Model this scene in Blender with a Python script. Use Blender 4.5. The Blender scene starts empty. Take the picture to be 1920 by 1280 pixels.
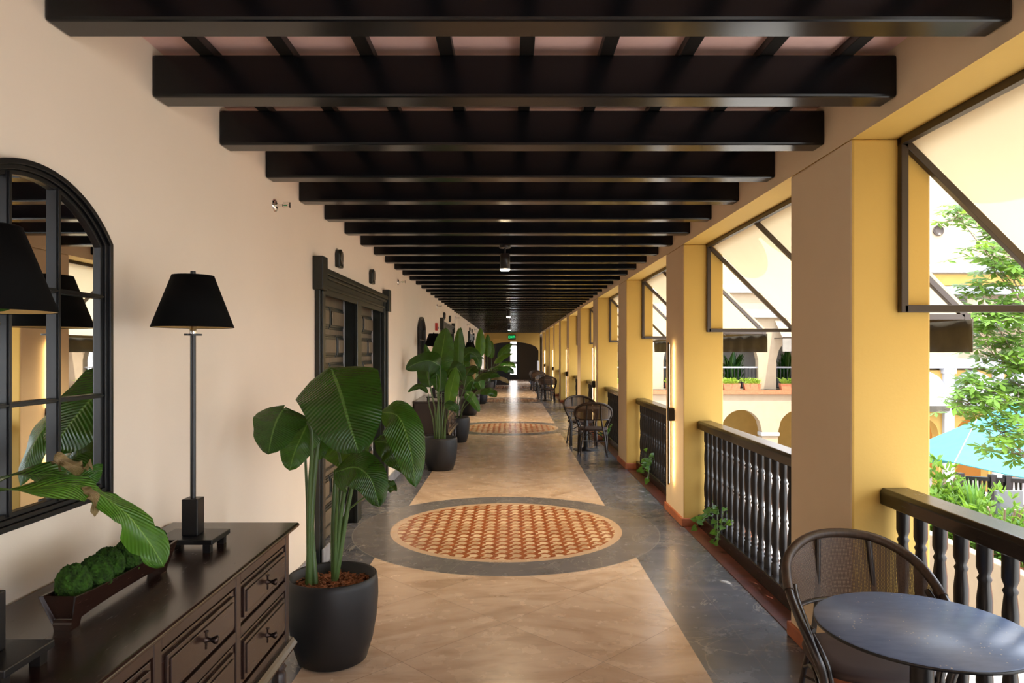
import bpy, math, random
from mathutils import Vector, Matrix, Euler
random.seed(7)
PI = math.pi
C = bpy.context.scene.collection
SC = bpy.context.scene

# ------------------------------------------------------------------ camera
CH = 1.72; F = 1310.0; VX = 958.0; VY = 660.0
cam_d = bpy.data.cameras.new('camera'); cam = bpy.data.objects.new('camera', cam_d); C.objects.link(cam)
cam.location = (0, 0, CH); cam.rotation_euler = (PI/2, 0, 0)
cam_d.sensor_width = 36; cam_d.lens = 36*F/1920
cam_d.shift_x = (960-VX)/1920; cam_d.shift_y = (VY-640)/1920
cam_d.clip_start = 0.02; cam_d.clip_end = 300
SC.camera = cam
def at(px, py, d):
    return Vector(((px-VX)*d/F, d, CH-(py-VY)*d/F))

# ------------------------------------------------------------------ world, sun, exposure
SC.view_settings.view_transform = 'Standard'; SC.view_settings.look = 'None'
SC.view_settings.gamma = 1; SC.view_settings.use_curve_mapping = False
SC.view_settings.exposure = 1.56
W = bpy.data.worlds.new('sky'); SC.world = W; W.use_nodes = True
wn = W.node_tree; wn.nodes.clear()
wo = wn.nodes.new('ShaderNodeOutputWorld'); wb = wn.nodes.new('ShaderNodeBackground')
wc = wn.nodes.new('ShaderNodeTexCoord'); ws = wn.nodes.new('ShaderNodeSeparateXYZ')
wr = wn.nodes.new('ShaderNodeValToRGB')
wn.links.new(wc.outputs['Generated'], ws.inputs[0]); wn.links.new(ws.outputs['Z'], wr.inputs[0])
wr.color_ramp.elements[0].position = 0.0; wr.color_ramp.elements[0].color = (0.92, 0.95, 1.0, 1)
wr.color_ramp.elements[1].position = 0.6; wr.color_ramp.elements[1].color = (0.78, 0.86, 1.0, 1)
wn.links.new(wr.outputs[0], wb.inputs[0]); wb.inputs[1].default_value = 2.3
wn.links.new(wb.outputs[0], wo.inputs[0])
sd = bpy.data.lights.new('sun', 'SUN'); sun = bpy.data.objects.new('sun', sd); C.objects.link(sun)
sd.energy = 3.6; sd.angle = math.radians(0.6); sd.color = (1.0, 0.93, 0.80)
sun.rotation_euler = Vector((0.18, -0.36, 0.91)).to_track_quat('Z', 'Y').to_euler()

# ------------------------------------------------------------------ node helper and materials
class N:
    def __init__(s, name):
        s.m = bpy.data.materials.new(name); s.m.use_nodes = True
        s.t = s.m.node_tree; s.t.nodes.clear()
        s.out = s.t.nodes.new('ShaderNodeOutputMaterial')
    def n(s, typ, **kw):
        x = s.t.nodes.new('ShaderNode'+typ)
        for k, v in kw.items():
            if k.startswith('i_'):
                k = k[2:]; k = int(k) if k.isdigit() else k.replace('_', ' ')
                s.put(x.inputs[k], v)
            else: setattr(x, k, v)
        return x
    def put(s, inp, v):
        if hasattr(v, 'is_output') : s.t.links.new(v, inp)
        elif isinstance(v, tuple) and len(v) == 3 and inp.type == 'RGBA': inp.default_value = (*v, 1)
        else: inp.default_value = v
    def math(s, op, a, b=0.0, c=None):
        x = s.t.nodes.new('ShaderNodeMath'); x.operation = op
        s.put(x.inputs[0], a); s.put(x.inputs[1], b)
        if c is not None: s.put(x.inputs[2], c)
        return x.outputs[0]
    def mix(s, f, a, b):
        x = s.t.nodes.new('ShaderNodeMix'); x.data_type = 'RGBA'
        s.put(x.inputs[0], f); s.put(x.inputs[6], a); s.put(x.inputs[7], b)
        return x.outputs[2]
    def noise(s, vec, scale, detail=4, rough=.55, dist=0.0):
        x = s.n('TexNoise'); s.put(x.inputs['Vector'], vec)
        x.inputs['Scale'].default_value = scale; x.inputs['Detail'].default_value = detail
        x.inputs['Roughness'].default_value = rough; x.inputs['Distortion'].default_value = dist
        return x.outputs['Fac']
    def ramp(s, f, stops):
        x = s.n('ValToRGB'); s.put(x.inputs[0], f); e = x.color_ramp.elements
        while len(e) < len(stops): e.new(.5)
        for i, (p, c) in enumerate(stops):
            e[i].position = p; e[i].color = (*c, 1) if len(c) == 3 else c
        return x.outputs[0]
    def coord(s, kind='Object'): return s.n('TexCoord').outputs[kind]
    def stretch(s, vec, sc, rot=(0, 0, 0)):
        x = s.n('Mapping'); s.put(x.inputs['Vector'], vec); x.inputs['Scale'].default_value = sc
        x.inputs['Rotation'].default_value = rot
        return x.outputs[0]
    def bump(s, h, strength=.3, dist=.01):
        x = s.n('Bump'); s.put(x.inputs['Height'], h)
        x.inputs['Strength'].default_value = strength; x.inputs['Distance'].default_value = dist
        return x.outputs[0]
    def bsdf(s, col, rough=.5, metal=0.0, normal=None, coat=0.0, spec=.5, link=True, **kw):
        b = s.n('BsdfPrincipled'); s.put(b.inputs['Base Color'], col)
        s.put(b.inputs['Roughness'], rough); b.inputs['Metallic'].default_value = metal
        b.inputs['Coat Weight'].default_value = coat; b.inputs['Coat Roughness'].default_value = .15
        b.inputs['Specular IOR Level'].default_value = spec
        if normal is not None: s.put(b.inputs['Normal'], normal)
        if link: s.t.links.new(b.outputs[0], s.out.inputs[0])
        return b

def m_paint(name, col, rough=.7, var=.06, spec=.3, scale=3, bscale=60, bs=.12):
    n = N(name); c = n.coord()
    f = n.noise(c, scale, 5)
    lo = tuple(x*(1-var) for x in col); hi = tuple(min(1, x*(1+var)) for x in col)
    col_ = n.ramp(f, [(.3, lo), (.7, hi)])
    n.bsdf(col_, rough, normal=n.bump(n.noise(c, bscale, 3), bs, .004), spec=spec)
    return n.m
def m_wood(name, a, b, rough=.4, axis='X', coat=0.0, scale=1.0, bs=.25, spec=.5):
    n = N(name); c = n.coord()
    sc = {'X': (1.2, 14, 14), 'Y': (14, 1.2, 14), 'Z': (14, 14, 1.2)}[axis]
    g = n.noise(n.stretch(c, tuple(x*scale for x in sc)), 2.2, 8, .6, .6)
    g2 = n.noise(n.stretch(c, tuple(x*scale*3 for x in sc)), 3.0, 4, .6, .2)
    f = n.math('MULTIPLY_ADD', g2, .35, n.math('MULTIPLY', g, .65))
    n.bsdf(n.ramp(f, [(.35, a), (.65, b)]), n.math('MULTIPLY_ADD', g2, .05, rough), normal=n.bump(f, bs, .004), coat=coat, spec=spec)
    return n.m
def m_plain(name, col, rough=.5, metal=0.0, coat=0.0, spec=.5):
    n = N(name); c = n.coord(); f = n.noise(c, 18, 3)
    n.bsdf(n.ramp(f, [(.3, tuple(x*.94 for x in col)), (.7, col)]), rough, metal, coat=coat, spec=spec)
    return n.m
def m_emit(name, col, s):
    n = N(name); e = n.n('Emission'); n.put(e.inputs[0], col); e.inputs[1].default_value = s
    n.t.links.new(e.outputs[0], n.out.inputs[0]); return n.m
M = {}
M['cream_wall'] = m_paint('cream_plaster', (.92, .80, .655), .75, .02, scale=1.2)
M['tan_wall'] = m_paint('tan_plaster', (.80, .64, .43), .75, .03, scale=1.2)
M['yellow_wall'] = m_paint('yellow_plaster', (.60, .385, .095), .7, .04, scale=1.5)
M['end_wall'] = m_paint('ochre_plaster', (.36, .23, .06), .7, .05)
M['pink'] = m_paint('pink_ceiling_board', (.95, .63, .58), .8, .08, scale=4)
M['beam'] = m_wood('black_stained_timber', (.002, .0028, .0045), (.004, .0055, .008), .19, 'X', bs=.02, spec=.33)
M['joist'] = m_wood('black_joist_timber', (.006, .006, .006), (.016, .014, .013), .4, 'Y')
M['rail'] = m_wood('dark_handrail_wood', (.004, .0028, .0022), (.012, .007, .005), .24, 'Y', bs=.02)
M['baluster'] = m_wood('black_baluster_wood', (.004, .0035, .0035), (.009, .0065, .0055), .28, 'Z', bs=.05)
M['dresser'] = m_wood('dark_walnut', (.016, .0065, .0045), (.025, .0105, .007), .24, 'Y', coat=.3, bs=.015, scale=1.6)
M['dresser_z'] = m_wood('dark_walnut_upright', (.016, .0065, .0045), (.026, .011, .007), .28, 'Z', coat=.2, bs=.015, scale=1.6)
M['door'] = m_wood('carved_door_wood', (.07, .052, .032), (.17, .13, .085), .36, 'Z', bs=.2)
M['doorframe'] = m_wood('green_black_door_frame', (.004, .006, .0045), (.014, .017, .012), .3, 'Z', bs=.2)
M['black_metal'] = m_plain('black_metal', (.0045, .0045, .0055), .34, .0)
M['frame_metal'] = m_plain('dark_bronze_tube', (.045, .030, .020), .35, .3)
M['knob'] = m_plain('antique_brass', (.05, .035, .03), .3, .9)
M['chrome'] = m_plain('chrome', (.8, .8, .78), .15, 1)
M['shade'] = m_plain('black_lamp_fabric', (.003, .003, .003), .85, spec=.1)
M['shade_in'] = m_plain('gold_lining', (.5, .33, .12), .5, .4)
M['pot'] = m_plain('matt_black_pot', (.007, .0075, .009), .5)
M['terracotta'] = m_paint('terracotta', (.42, .14, .065), .55, .18, scale=9)
M['redtile'] = m_paint('dark_red_tile', (.10, .030, .022), .35, .4, spec=.5, scale=8)
M['greystone'] = m_paint('grey_stone', (.30, .30, .32), .45, .2, scale=8)
M['white_paint'] = m_paint('white_paint', (.47, .48, .52), .6, .04)
M['ext_cream'] = m_paint('sunlit_cream_plaster', (.37, .285, .19), .8, .05)
M['ext_white'] = m_paint('sunlit_pale_plaster', (.40, .385, .37), .8, .05)
M['ext_yellow'] = m_paint('sunlit_yellow_plaster', (.44, .27, .07), .8, .05)
M['ext_orange'] = m_paint('orange_plaster', (.45, .18, .03), .8, .05)
M['paving'] = m_paint('pale_paving', (.38, .36, .33), .8, .08)
M['shadow_dark'] = m_plain('dark_interior', (.03, .026, .022), .6)
M['navy'] = m_plain('blue_black_door', (.010, .012, .018), .4)
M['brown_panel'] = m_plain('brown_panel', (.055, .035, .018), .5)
M['mulch'] = m_paint('bark_mulch', (.26, .10, .045), .9, .6, scale=40)
M['turquoise'] = m_paint('turquoise_canvas', (.055, .27, .30), .8, .06)
M['grey_canvas'] = m_paint('grey_canvas', (.22, .20, .17), .8, .1)
M['dark_canvas'] = m_paint('dark_olive_canvas', (.060, .052, .038), .7, .25, scale=5)
M['red'] = m_plain('red_plastic', (.5, .03, .02), .4)
M['rattan'] = m_plain('dark_rattan', (.020, .012, .009), .3, coat=.2)
M['cane'] = m_wood('wrapped_cane', (.03, .018, .011), (.07, .042, .026), .4, 'Z', bs=.4)
M['seatpad'] = m_plain('brown_seat_weave', (.055, .032, .026), .7)
M['lit'] = m_emit('warm_lamp_glass', (1.0, .80, .50), 14)
M['led'] = m_emit('warm_led_strip', (1.0, .66, .28), 14)
M['green_led'] = m_emit('green_exit_letters', (.02, .8, .2), .7)
M['exit_back'] = m_plain('dark_sign_housing', (.01, .03, .02), .4)
M['glow_pane'] = m_emit('daylight_glow_pane', (1.0, .97, .95), 2.2)  # panes emit light themselves in place of daylight from behind
M['mossm'] = m_paint('moss', (.017, .050, .003), .95, .75, scale=45, bscale=90, bs=1.0)
M['bark'] = m_wood('tree_bark', (.16, .11, .07), (.30, .22, .15), .8, 'Z', bs=.6)

def m_mirror():
    n = N('mirror_glass'); n.bsdf((.88, .90, .90), .01, 1.0); return n.m
M['mirror'] = m_mirror()
def m_leaf(name, dark, light, vein, trans=.25, rough=.28, veins=True):
    n = N(name); uv = n.coord('UV'); s = n.n('SeparateXYZ'); n.put(s.inputs[0], uv)
    u = n.math('ABSOLUTE', n.math('SUBTRACT', s.outputs[0], .5)); v = s.outputs[1]
    f = n.noise(n.stretch(uv, (1.5, 4, 1)), 2.5, 4)
    col = n.ramp(f, [(.3, dark), (.75, light)])
    w = n.math('SINE', n.math('MULTIPLY', n.math('SUBTRACT', v, n.math('MULTIPLY', u, .35)), 190.0))
    if veins:
        col = n.mix(n.math('MULTIPLY', n.math('ADD', w, 1.0), .12), col, light)
        mid = n.math('LESS_THAN', u, .018)
        col = n.mix(mid, col, vein)
    b = n.bsdf(col, rough, normal=n.bump(w, .5, .004), coat=.12, spec=.4, link=False)
    tr = n.n('BsdfTranslucent'); n.put(tr.inputs[0], n.mix(.5, light, (.35, .55, .05)))
    mx = n.n('MixShader'); mx.inputs[0].default_value = trans
    n.t.links.new(b.outputs[0], mx.inputs[1]); n.t.links.new(tr.outputs[0], mx.inputs[2])
    n.t.links.new(mx.outputs[0], n.out.inputs[0]); return n.m
M['leaf'] = m_leaf('dark_green_leaf', (.004, .030, .003), (.012, .085, .006), (.09, .20, .04), .15, .24)
M['leaf_mid'] = m_leaf('mid_green_leaf', (.008, .050, .004), (.026, .125, .010), (.12, .25, .04), .22, .26)
M['leaf_lit'] = m_leaf('bright_green_leaf', (.030, .115, .008), (.075, .225, .016), (.20, .38, .06), .3)
M['leaf_dry'] = m_leaf('dry_leaf', (.20, .12, .05), (.34, .24, .12), (.4, .3, .15), .2, .7)
M['foliage'] = m_leaf('sunlit_foliage', (.05, .14, .008), (.16, .29, .025), (.3, .5, .1), .3, .5, False)
M['foliage2'] = m_leaf('deep_foliage', (.03, .11, .015), (.12, .27, .03), (.3, .5, .1), .3, .5, False)
M['lime'] = m_leaf('lime_foliage', (.18, .28, .02), (.32, .42, .05), (.5, .6, .1), .4, .5, False)
M['stem'] = m_plain('green_stem', (.07, .13, .03), .4)

def m_awning():
    n = N('cream_awning_canvas'); c = n.coord(); f = n.noise(c, 2.0, 3)
    col = n.ramp(f, [(.3, (.48, .39, .28)), (.7, (.53, .44, .32))])
    d = n.bsdf(col, .85, spec=.1, link=False)
    t = n.n('BsdfTranslucent'); n.put(t.inputs[0], (.60, .46, .26))
    mx = n.n('MixShader'); mx.inputs[0].default_value = .45
    n.t.links.new(d.outputs[0], mx.inputs[1]); n.t.links.new(t.outputs[0], mx.inputs[2])
    n.t.links.new(mx.outputs[0], n.out.inputs[0]); return n.m
M['awning'] = m_awning()
def m_weave():
    n = N('open_cane_weave'); uv = n.coord('UV'); s = n.n('SeparateXYZ'); n.put(s.inputs[0], uv)
    a = n.math('GREATER_THAN', n.math('SINE', n.math('MULTIPLY', s.outputs[0], 1300.0)), .5)
    b = n.math('GREATER_THAN', n.math('SINE', n.math('MULTIPLY', s.outputs[1], 800.0)), .5)
    hole = n.math('MULTIPLY', a, b)
    d = n.bsdf((.085, .050, .030), .5, link=False); t = n.n('BsdfTransparent')
    mx = n.n('MixShader'); n.put(mx.inputs[0], hole)
    n.t.links.new(d.outputs[0], mx.inputs[1]); n.t.links.new(t.outputs[0], mx.inputs[2])
    n.t.links.new(mx.outputs[0], n.out.inputs[0]); return n.m
M['weave'] = m_weave()
def m_table():
    n = N('speckled_sky_tinted_tabletop'); c = n.coord()
    base = n.ramp(n.noise(n.stretch(c, (3, 8, 1), (0, 0, .5)), 4, 5), [(.3, (.115, .17, .30)), (.75, (.16, .225, .38))])  # grey top turned blue: reflected sky is put into its colour
    sp = n.n('TexVoronoi'); n.put(sp.inputs['Vector'], c); sp.inputs['Scale'].default_value = 55
    near = n.math('LESS_THAN', sp.outputs['Distance'], .16)
    pick = n.math('GREATER_THAN', n.noise(c, 9, 2), .56)
    n.bsdf(n.mix(n.math('MULTIPLY', near, pick), base, (.50, .46, .42)), .38)
    return n.m
M['table'] = m_table()
M['tabletan'] = m_wood('tan_tabletop', (.30, .20, .13), (.42, .30, .2), .35, 'X')

MED0, MEDP, MCX = 6.84, 9.05, -.046
def m_floor():
    n = N('marble_and_slate_floor'); c = n.coord(); s = n.n('SeparateXYZ'); n.put(s.inputs[0], c)
    x, y = s.outputs[0], s.outputs[1]
    A = lambda v: n.math('ABSOLUTE', v)
    # beige marble in diagonal tiles
    xr = n.math('SUBTRACT', x, MCX); yr = n.math('SUBTRACT', y, 4.44)
    k = 1/(math.sqrt(2)*.79)
    p = n.math('MULTIPLY', n.math('ADD', xr, yr), k); q = n.math('MULTIPLY', n.math('SUBTRACT', xr, yr), k)
    fl = n.n('CombineXYZ'); n.put(fl.inputs[0], n.math('FLOOR', p)); n.put(fl.inputs[1], n.math('FLOOR', q))
    wn_ = n.n('TexWhiteNoise', noise_dimensions='3D'); n.put(wn_.inputs['Vector'], fl.outputs[0])
    rt = n.n('VectorRotate'); rt.rotation_type = 'Z_AXIS'; n.put(rt.inputs['Vector'], c); n.put(rt.inputs['Angle'], n.math('MULTIPLY_ADD', wn_.outputs['Value'], 1.5, -.55))
    off = n.n('VectorMath', operation='ADD'); sc_ = n.n('VectorMath', operation='SCALE'); n.put(sc_.inputs[0], wn_.outputs['Color']); sc_.inputs['Scale'].default_value = 9.0
    n.put(off.inputs[0], n.stretch(rt.outputs[0], (.9, 3.0, 1))); n.put(off.inputs[1], sc_.outputs[0])
    g = n.noise(off.outputs[0], 1.9, 7, .58, .9)
    g2 = n.noise(n.stretch(off.outputs[0], (2.2, 4.5, 1)), 2.6, 4, .5, .4)
    g3 = n.noise(c, .55, 2, .5)
    mar = n.ramp(g, [(.22, (.35, .23, .15)), (.42, (.54, .385, .265)), (.60, (.66, .50, .365)), (.8, (.57, .41, .285))])
    mar = n.mix(n.ramp(g2, [(.26, (.55, .55, .55)), (.36, (0, 0, 0))]), mar, (.26, .17, .12))
    mar = n.mix(n.math('MULTIPLY', wn_.outputs['Value'], .2), mar, (.50, .37, .27))
    jd = n.math('MINIMUM', A(n.math('SUBTRACT', n.math('FRACT', p), .5)), A(n.math('SUBTRACT', n.math('FRACT', q), .5)))
    jp = n.math('MAXIMUM', A(n.math('SUBTRACT', n.math('FRACT', p), .5)), A(n.math('SUBTRACT', n.math('FRACT', q), .5)))
    jm = n.math('GREATER_THAN', jp, .4972)
    mar = n.mix(n.math('MULTIPLY', jm, .6), mar, (.16, .10, .07))
    # grey slate
    sg = n.noise(n.stretch(c, (1.0, 2.4, 1), (0, 0, -.6)), 1.8, 9, .62, .5)
    sl = n.ramp(sg, [(.25, (.060, .064, .078)), (.5, (.100, .104, .122)), (.75, (.150, .150, .165))])
    vein = n.math('LESS_THAN', A(n.math('SUBTRACT', n.noise(c, 1.3, 6, .6, 1.2), .5)), .006)
    sl = n.mix(n.math('MULTIPLY', vein, .6), sl, (.32, .30, .28))
    # slate joints
    yj = n.math('GREATER_THAN', A(n.math('SUBTRACT', n.math('FRACT', n.math('MULTIPLY', y, 1/.6)), .5)), .4955)
    xj = n.math('LESS_THAN', A(n.math('SUBTRACT', A(n.math('SUBTRACT', x, -.02)), 1.40)), .003)
    slj = n.mix(n.math('MULTIPLY', n.math('MAXIMUM', yj, xj), .55), sl, (.20, .19, .18))
    inside = n.math('LESS_THAN', A(n.math('SUBTRACT', x, -.044)), 1.097)
    col = n.mix(inside, slj, mar)
    # medallions
    ty = n.math('DIVIDE', n.math('SUBTRACT', y, MED0-MEDP/2), MEDP)
    my = n.math('MULTIPLY', n.math('SUBTRACT', n.math('FRACT', ty), .5), MEDP)
    r = n.math('SQRT', n.math('ADD', n.math('MULTIPLY', xr, xr), n.math('MULTIPLY', my, my)))
    ang = n.math('ARCTAN2', my, xr)
    rj = n.math('GREATER_THAN', A(n.math('SUBTRACT', n.math('FRACT', n.math('MULTIPLY', ang, 10/(2*PI))), .5)), .4972)
    ring = n.mix(n.math('MULTIPLY', rj, .7), n.mix(.45, sl, (.19, .165, .15)), (.28, .26, .24))
    ring = n.mix(n.math('GREATER_THAN', r, 1.467), ring, (.24, .23, .22))
    col = n.mix(n.math('LESS_THAN', r, 1.475), col, ring)
    col = n.mix(n.math('LESS_THAN', r, 1.12), col, (.50, .35, .235))
    K = 1/.122
    ux = n.math('MULTIPLY', xr, K); vy = n.math('MULTIPLY', my, K*.95)
    su = n.math('SINE', n.math('MULTIPLY', ux, 2*PI)); sv = n.math('SINE', n.math('MULTIPLY', vy, 2*PI))
    fu = n.math('FRACT', n.math('MULTIPLY_ADD', sv, .13, ux)); fv = n.math('FRACT', n.math('MULTIPLY_ADD', su, .17, vy))
    cream = n.math('MULTIPLY', n.math('GREATER_THAN', fu, .40), n.math('GREATER_THAN', fv, .28))
    fc = n.n('CombineXYZ'); n.put(fc.inputs[0], n.math('FLOOR', ux)); n.put(fc.inputs[1], n.math('FLOOR', vy))
    wv = n.n('TexWhiteNoise', noise_dimensions='3D'); n.put(wv.inputs['Vector'], fc.outputs[0])
    crm = n.mix(wv.outputs['Value'], (.42, .27, .16), (.66, .50, .33))
    tc = n.ramp(n.noise(c, 14, 4), [(.3, (.20, .055, .018)), (.7, (.34, .11, .04))])
    col = n.mix(n.math('LESS_THAN', r, 1.05), col, n.mix(cream, tc, crm))
    rough = n.math('MULTIPLY_ADD', n.noise(c, 5, 5), .18, .17)
    n.bsdf(col, rough, normal=n.bump(n.noise(c, 7, 3), .05, .01), spec=.45)
    return n.m
M['floor'] = m_floor()

# ------------------------------------------------------------------ mesh helper
class MB:
    def __init__(s): s.v = []; s.f = []; s.uv = {}; s.sm = []
    def add(s, vs, fs, smooth=False, uvs=None):
        o = len(s.v); s.v += [Vector(p) for p in vs]
        for i, f in enumerate(fs):
            if uvs: s.uv[len(s.f)] = [uvs[k] for k in f]
            s.f.append(tuple(o+k for k in f)); s.sm.append(smooth)
        return s
    def box(s, a, b, rz=0, c=None, M_=None):
        x0, y0, z0 = a; x1, y1, z1 = b
        vs = [Vector(p) for p in ((x0,y0,z0),(x1,y0,z0),(x1,y1,z0),(x0,y1,z0),(x0,y0,z1),(x1,y0,z1),(x1,y1,z1),(x0,y1,z1))]
        if M_ is not None: vs = [M_ @ p for p in vs]
        return s.add(vs, [(3,2,1,0),(4,5,6,7),(0,1,5,4),(1,2,6,5),(2,3,7,6),(3,0,4,7)])
    def prism(s, prof, axis, a, b):     # prof 2D polygon extruded along axis
        n = len(prof)
        def P(p, t): return {'Y': (p[0], t, p[1]), 'X': (t, p[0], p[1]), 'Z': (p[0], p[1], t)}[axis]
        vs = [P(p, a) for p in prof]+[P(p, b) for p in prof]
        fs = [tuple(range(n))[::-1], tuple(range(n, 2*n))]+[(i, (i+1) % n, (i+1) % n+n, i+n) for i in range(n)]
        return s.add(vs, fs)
    def lathe(s, prof, seg=24, o=(0, 0, 0), cap=True, smooth=True):
        vs = []; fs = []; n = len(prof)
        for r, z in prof:
            for k in range(seg):
                t = 2*PI*k/seg; vs.append((o[0]+r*math.cos(t), o[1]+r*math.sin(t), o[2]+z))
        for i in range(n-1):
            for k in range(seg):
                k2 = (k+1) % seg; fs.append((i*seg+k, i*seg+k2, (i+1)*seg+k2, (i+1)*seg+k))
        s.add(vs, fs, smooth)
        if cap:
            s.add(vs[:seg], [tuple(range(seg))[::-1]]); s.add(vs[-seg:], [tuple(range(seg))])
        return s
    def tube(s, pts, r, seg=8, closed=False, cap=True):
        pts = [Vector(p) for p in pts]; n = len(pts); rr = r if isinstance(r, (list, tuple)) else [r]*n
        vs = []; fs = []; up = None
        for i, p in enumerate(pts):
            a = pts[(i-1) % n] if closed else pts[max(i-1, 0)]; b = pts[(i+1) % n] if closed else pts[min(i+1, n-1)]
            t = (b-a).normalized()
            if up is None: up = Vector((0, 0, 1)) if abs(t.z) < .9 else Vector((1, 0, 0))
            up = (up-t*up.dot(t)).normalized(); sd_ = t.cross(up)
            for k in range(seg):
                q = 2*PI*k/seg; vs.append(p+(up*math.cos(q)+sd_*math.sin(q))*rr[i])
        m = n if closed else n-1
        for i in range(m):
            for k in range(seg):
                k2 = (k+1) % seg; j = (i+1) % n; fs.append((i*seg+k, j*seg+k, j*seg+k2, i*seg+k2))
        s.add(vs, fs, True)
        if cap and not closed:
            s.add(vs[:seg], [tuple(range(seg))]); s.add(vs[-seg:], [tuple(range(seg))[::-1]])
        return s
    def bar(s, a, b, w, h=None):         # rectangular bar between two points
        a = Vector(a); b = Vector(b); t = (b-a).normalized(); h = h or w
        up = Vector((0, 0, 1)) if abs(t.z) < .95 else Vector((0, 1, 0))
        sd_ = t.cross(up).normalized(); up = sd_.cross(t)
        vs = [p+sd_*i*w/2+up*j*h/2 for p in (a, b) for i, j in ((-1, -1), (1, -1), (1, 1), (-1, 1))]
        return s.add(vs, [(0,1,2,3),(7,6,5,4),(0,4,5,1),(1,5,6,2),(2,6,7,3),(3,7,4,0)])
    def obj(s, name, mat, parent=None, bevel=0, seg=2, **props):
        me = bpy.data.meshes.new(name); me.from_pydata([tuple(p) for p in s.v], [], s.f); me.materials.append(mat)
        me.polygons.foreach_set('use_smooth', s.sm)
        if s.uv:
            L = me.uv_layers.new(name='UVMap')
            for pi, uvs in s.uv.items():
                for li, u in zip(me.polygons[pi].loop_indices, uvs): L.data[li].uv = u
        me.update()
        o = bpy.data.objects.new(name, me); C.objects.link(o); o.parent = parent
        if bevel:
            b = o.modifiers.new('bevel', 'BEVEL'); b.width = bevel; b.segments = seg; b.limit_method = 'ANGLE'; b.angle_limit = .6
        for k, v in props.items(): o[k] = v
        return o
def tag(o, label=None, cat=None, group=None, kind=None):
    for k, v in (('label', label), ('category', cat), ('group', group), ('kind', kind)):
        if v: o[k] = v
    return o
def empty(name, loc, label, cat, group=None, rz=0, kind=None):
    o = bpy.data.objects.new(name, None); C.objects.link(o); o.location = loc; o.rotation_euler = (0, 0, rz)
    o.empty_display_size = .1
    return tag(o, label, cat, group, kind)
def copy_tree(o, loc=None, label=None, parent=None):
    kids = [c for c in ALLKIDS(o)]
    c = o.copy(); C.objects.link(c); c.parent = parent
    if loc is not None: c.location = loc
    if label: c['label'] = label
    for k in kids: copy_tree(k, parent=c)
    return c
def ALLKIDS(o): return [x for x in bpy.data.objects if x.parent == o]
def struct(mb, name, mat, **k): return tag(mb.obj(name, mat, **k), kind='structure')
ORD = ['first', 'second', 'third', 'fourth', 'fifth', 'sixth', 'seventh', 'eighth', 'ninth', 'tenth', 'eleventh', 'twelfth', 'thirteenth']

# ------------------------------------------------------------------ layout numbers
XL, XR, TH = -1.58, 1.70, .394
YB, YE = -10.2, 41.0
SOF, BB, BT, CEIL = 2.784, 2.843, 3.03, 3.07
PP, P1, PL = 3.407, 3.485, .765
DOORS = [5.62, 15.6, 25.7]; DL = 3.05

# ------------------------------------------------------------------ structure
struct(MB().box((XL-.3, YB, -.12), (XR+.30, YE+3, 0)), 'floor', M['floor'])
struct(MB().box((XL-.3, YB, CEIL), (XR+TH, YE, CEIL+.12)), 'ceiling', M['pink'])
w = MB(); y = YB
for d in DOORS+[None]:
    e = d+.12 if d else YE
    w.box((XL-.3, y, 0), (XL, e, CEIL))
    if d: w.box((XL-.3, e, 2.36), (XL, e+DL-.24, CEIL)); w.box((XL-.34, e, 0), (XL-.26, e+DL-.24, 2.36)); y = e+DL-.24
struct(w, 'wall_left', M['cream_wall'])
b = MB(); y = YB
for d in DOORS+[None]:
    e = d-.005 if d else YE
    b.box((XL, y, 0), (XL+.016, e, .12)); y = e+DL+.01
struct(b, 'baseboard_left', M['greystone'], bevel=.003)
npil = 11
hw = MB().box((XR, YB, SOF), (XR+TH, YE, CEIL)).box((XR+.1, YB, CEIL), (XR+TH, YE, 3.9))
hw_o = struct(hw, 'wall_right', M['yellow_wall']); hw_o.data.materials.append(M['tan_wall'])
for p_ in hw_o.data.polygons:
    if p_.normal.x < -.9 and p_.center.x < XR+.01: p_.material_index = 1
led = MB().box((XR+.1, YB, 3.34), (XR+TH+.12, YE, 3.42)); yq = P1-3*PP+PL  # scalloped ledge, unseen, added to cast curved shade on the awnings
while yq < YE-3:
    for q in (.25, .75):
        cy = yq+(PP-PL)*q
        led.prism([(XR+TH+.1, cy-.62)]+[(XR+TH+.1+.32*math.sin(PI*k/16), cy-.62*math.cos(PI*k/16)) for k in range(17)], 'Z', 3.34, 3.42)
    yq += PP
struct(led, 'awning_shade_ledge', M['white_paint'])
# terracotta strip between floor and curb
for i in range(-1, npil):
    pass
struct(MB().box((XR+.002, YB, -.02), (XR+TH+.12, YE, .006)), 'trim_2', M['redtile'])
struct(MB().box((XR+TH, YB, -3.1), (XR+TH+.12, YE, -.02)), 'wall_outer', M['ext_cream'])

def slice_wall(mb, x0, x1, z0, z1, y0, y1, ops, n=20):
    """wall in x, thickness in y; ops (xa, xb, zbottom, zspring, ztop)"""
    ops = sorted(ops); x = x0
    for xa, xb, zb, zs, zt in ops:
        if xa > x: mb.box((x, y0, z0), (xa, y1, z1))
        if zb > z0: mb.box((xa, y0, z0), (xb, y1, zb))
        for k in range(n):
            u0 = xa+(xb-xa)*k/n; u1 = xa+(xb-xa)*(k+1)/n
            h = lambda u: zs+(zt-zs)*math.sqrt(max(0, 1-((u-(xa+xb)/2)/((xb-xa)/2))**2))
            mb.prism([(u0, h(u0)), (u1, h(u1)), (u1, z1), (u0, z1)], 'Y', y0, y1)
        x = xb
    if x < x1: mb.box((x, y0, z0), (x1, y1, z1))
    return mb
struct(slice_wall(MB(), XL, XR, 0, CEIL, YE, YE+.3, [(-1.52, 1.62, 0, 1.80, 2.33)], 28), 'wall_end', M['end_wall'])
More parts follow.
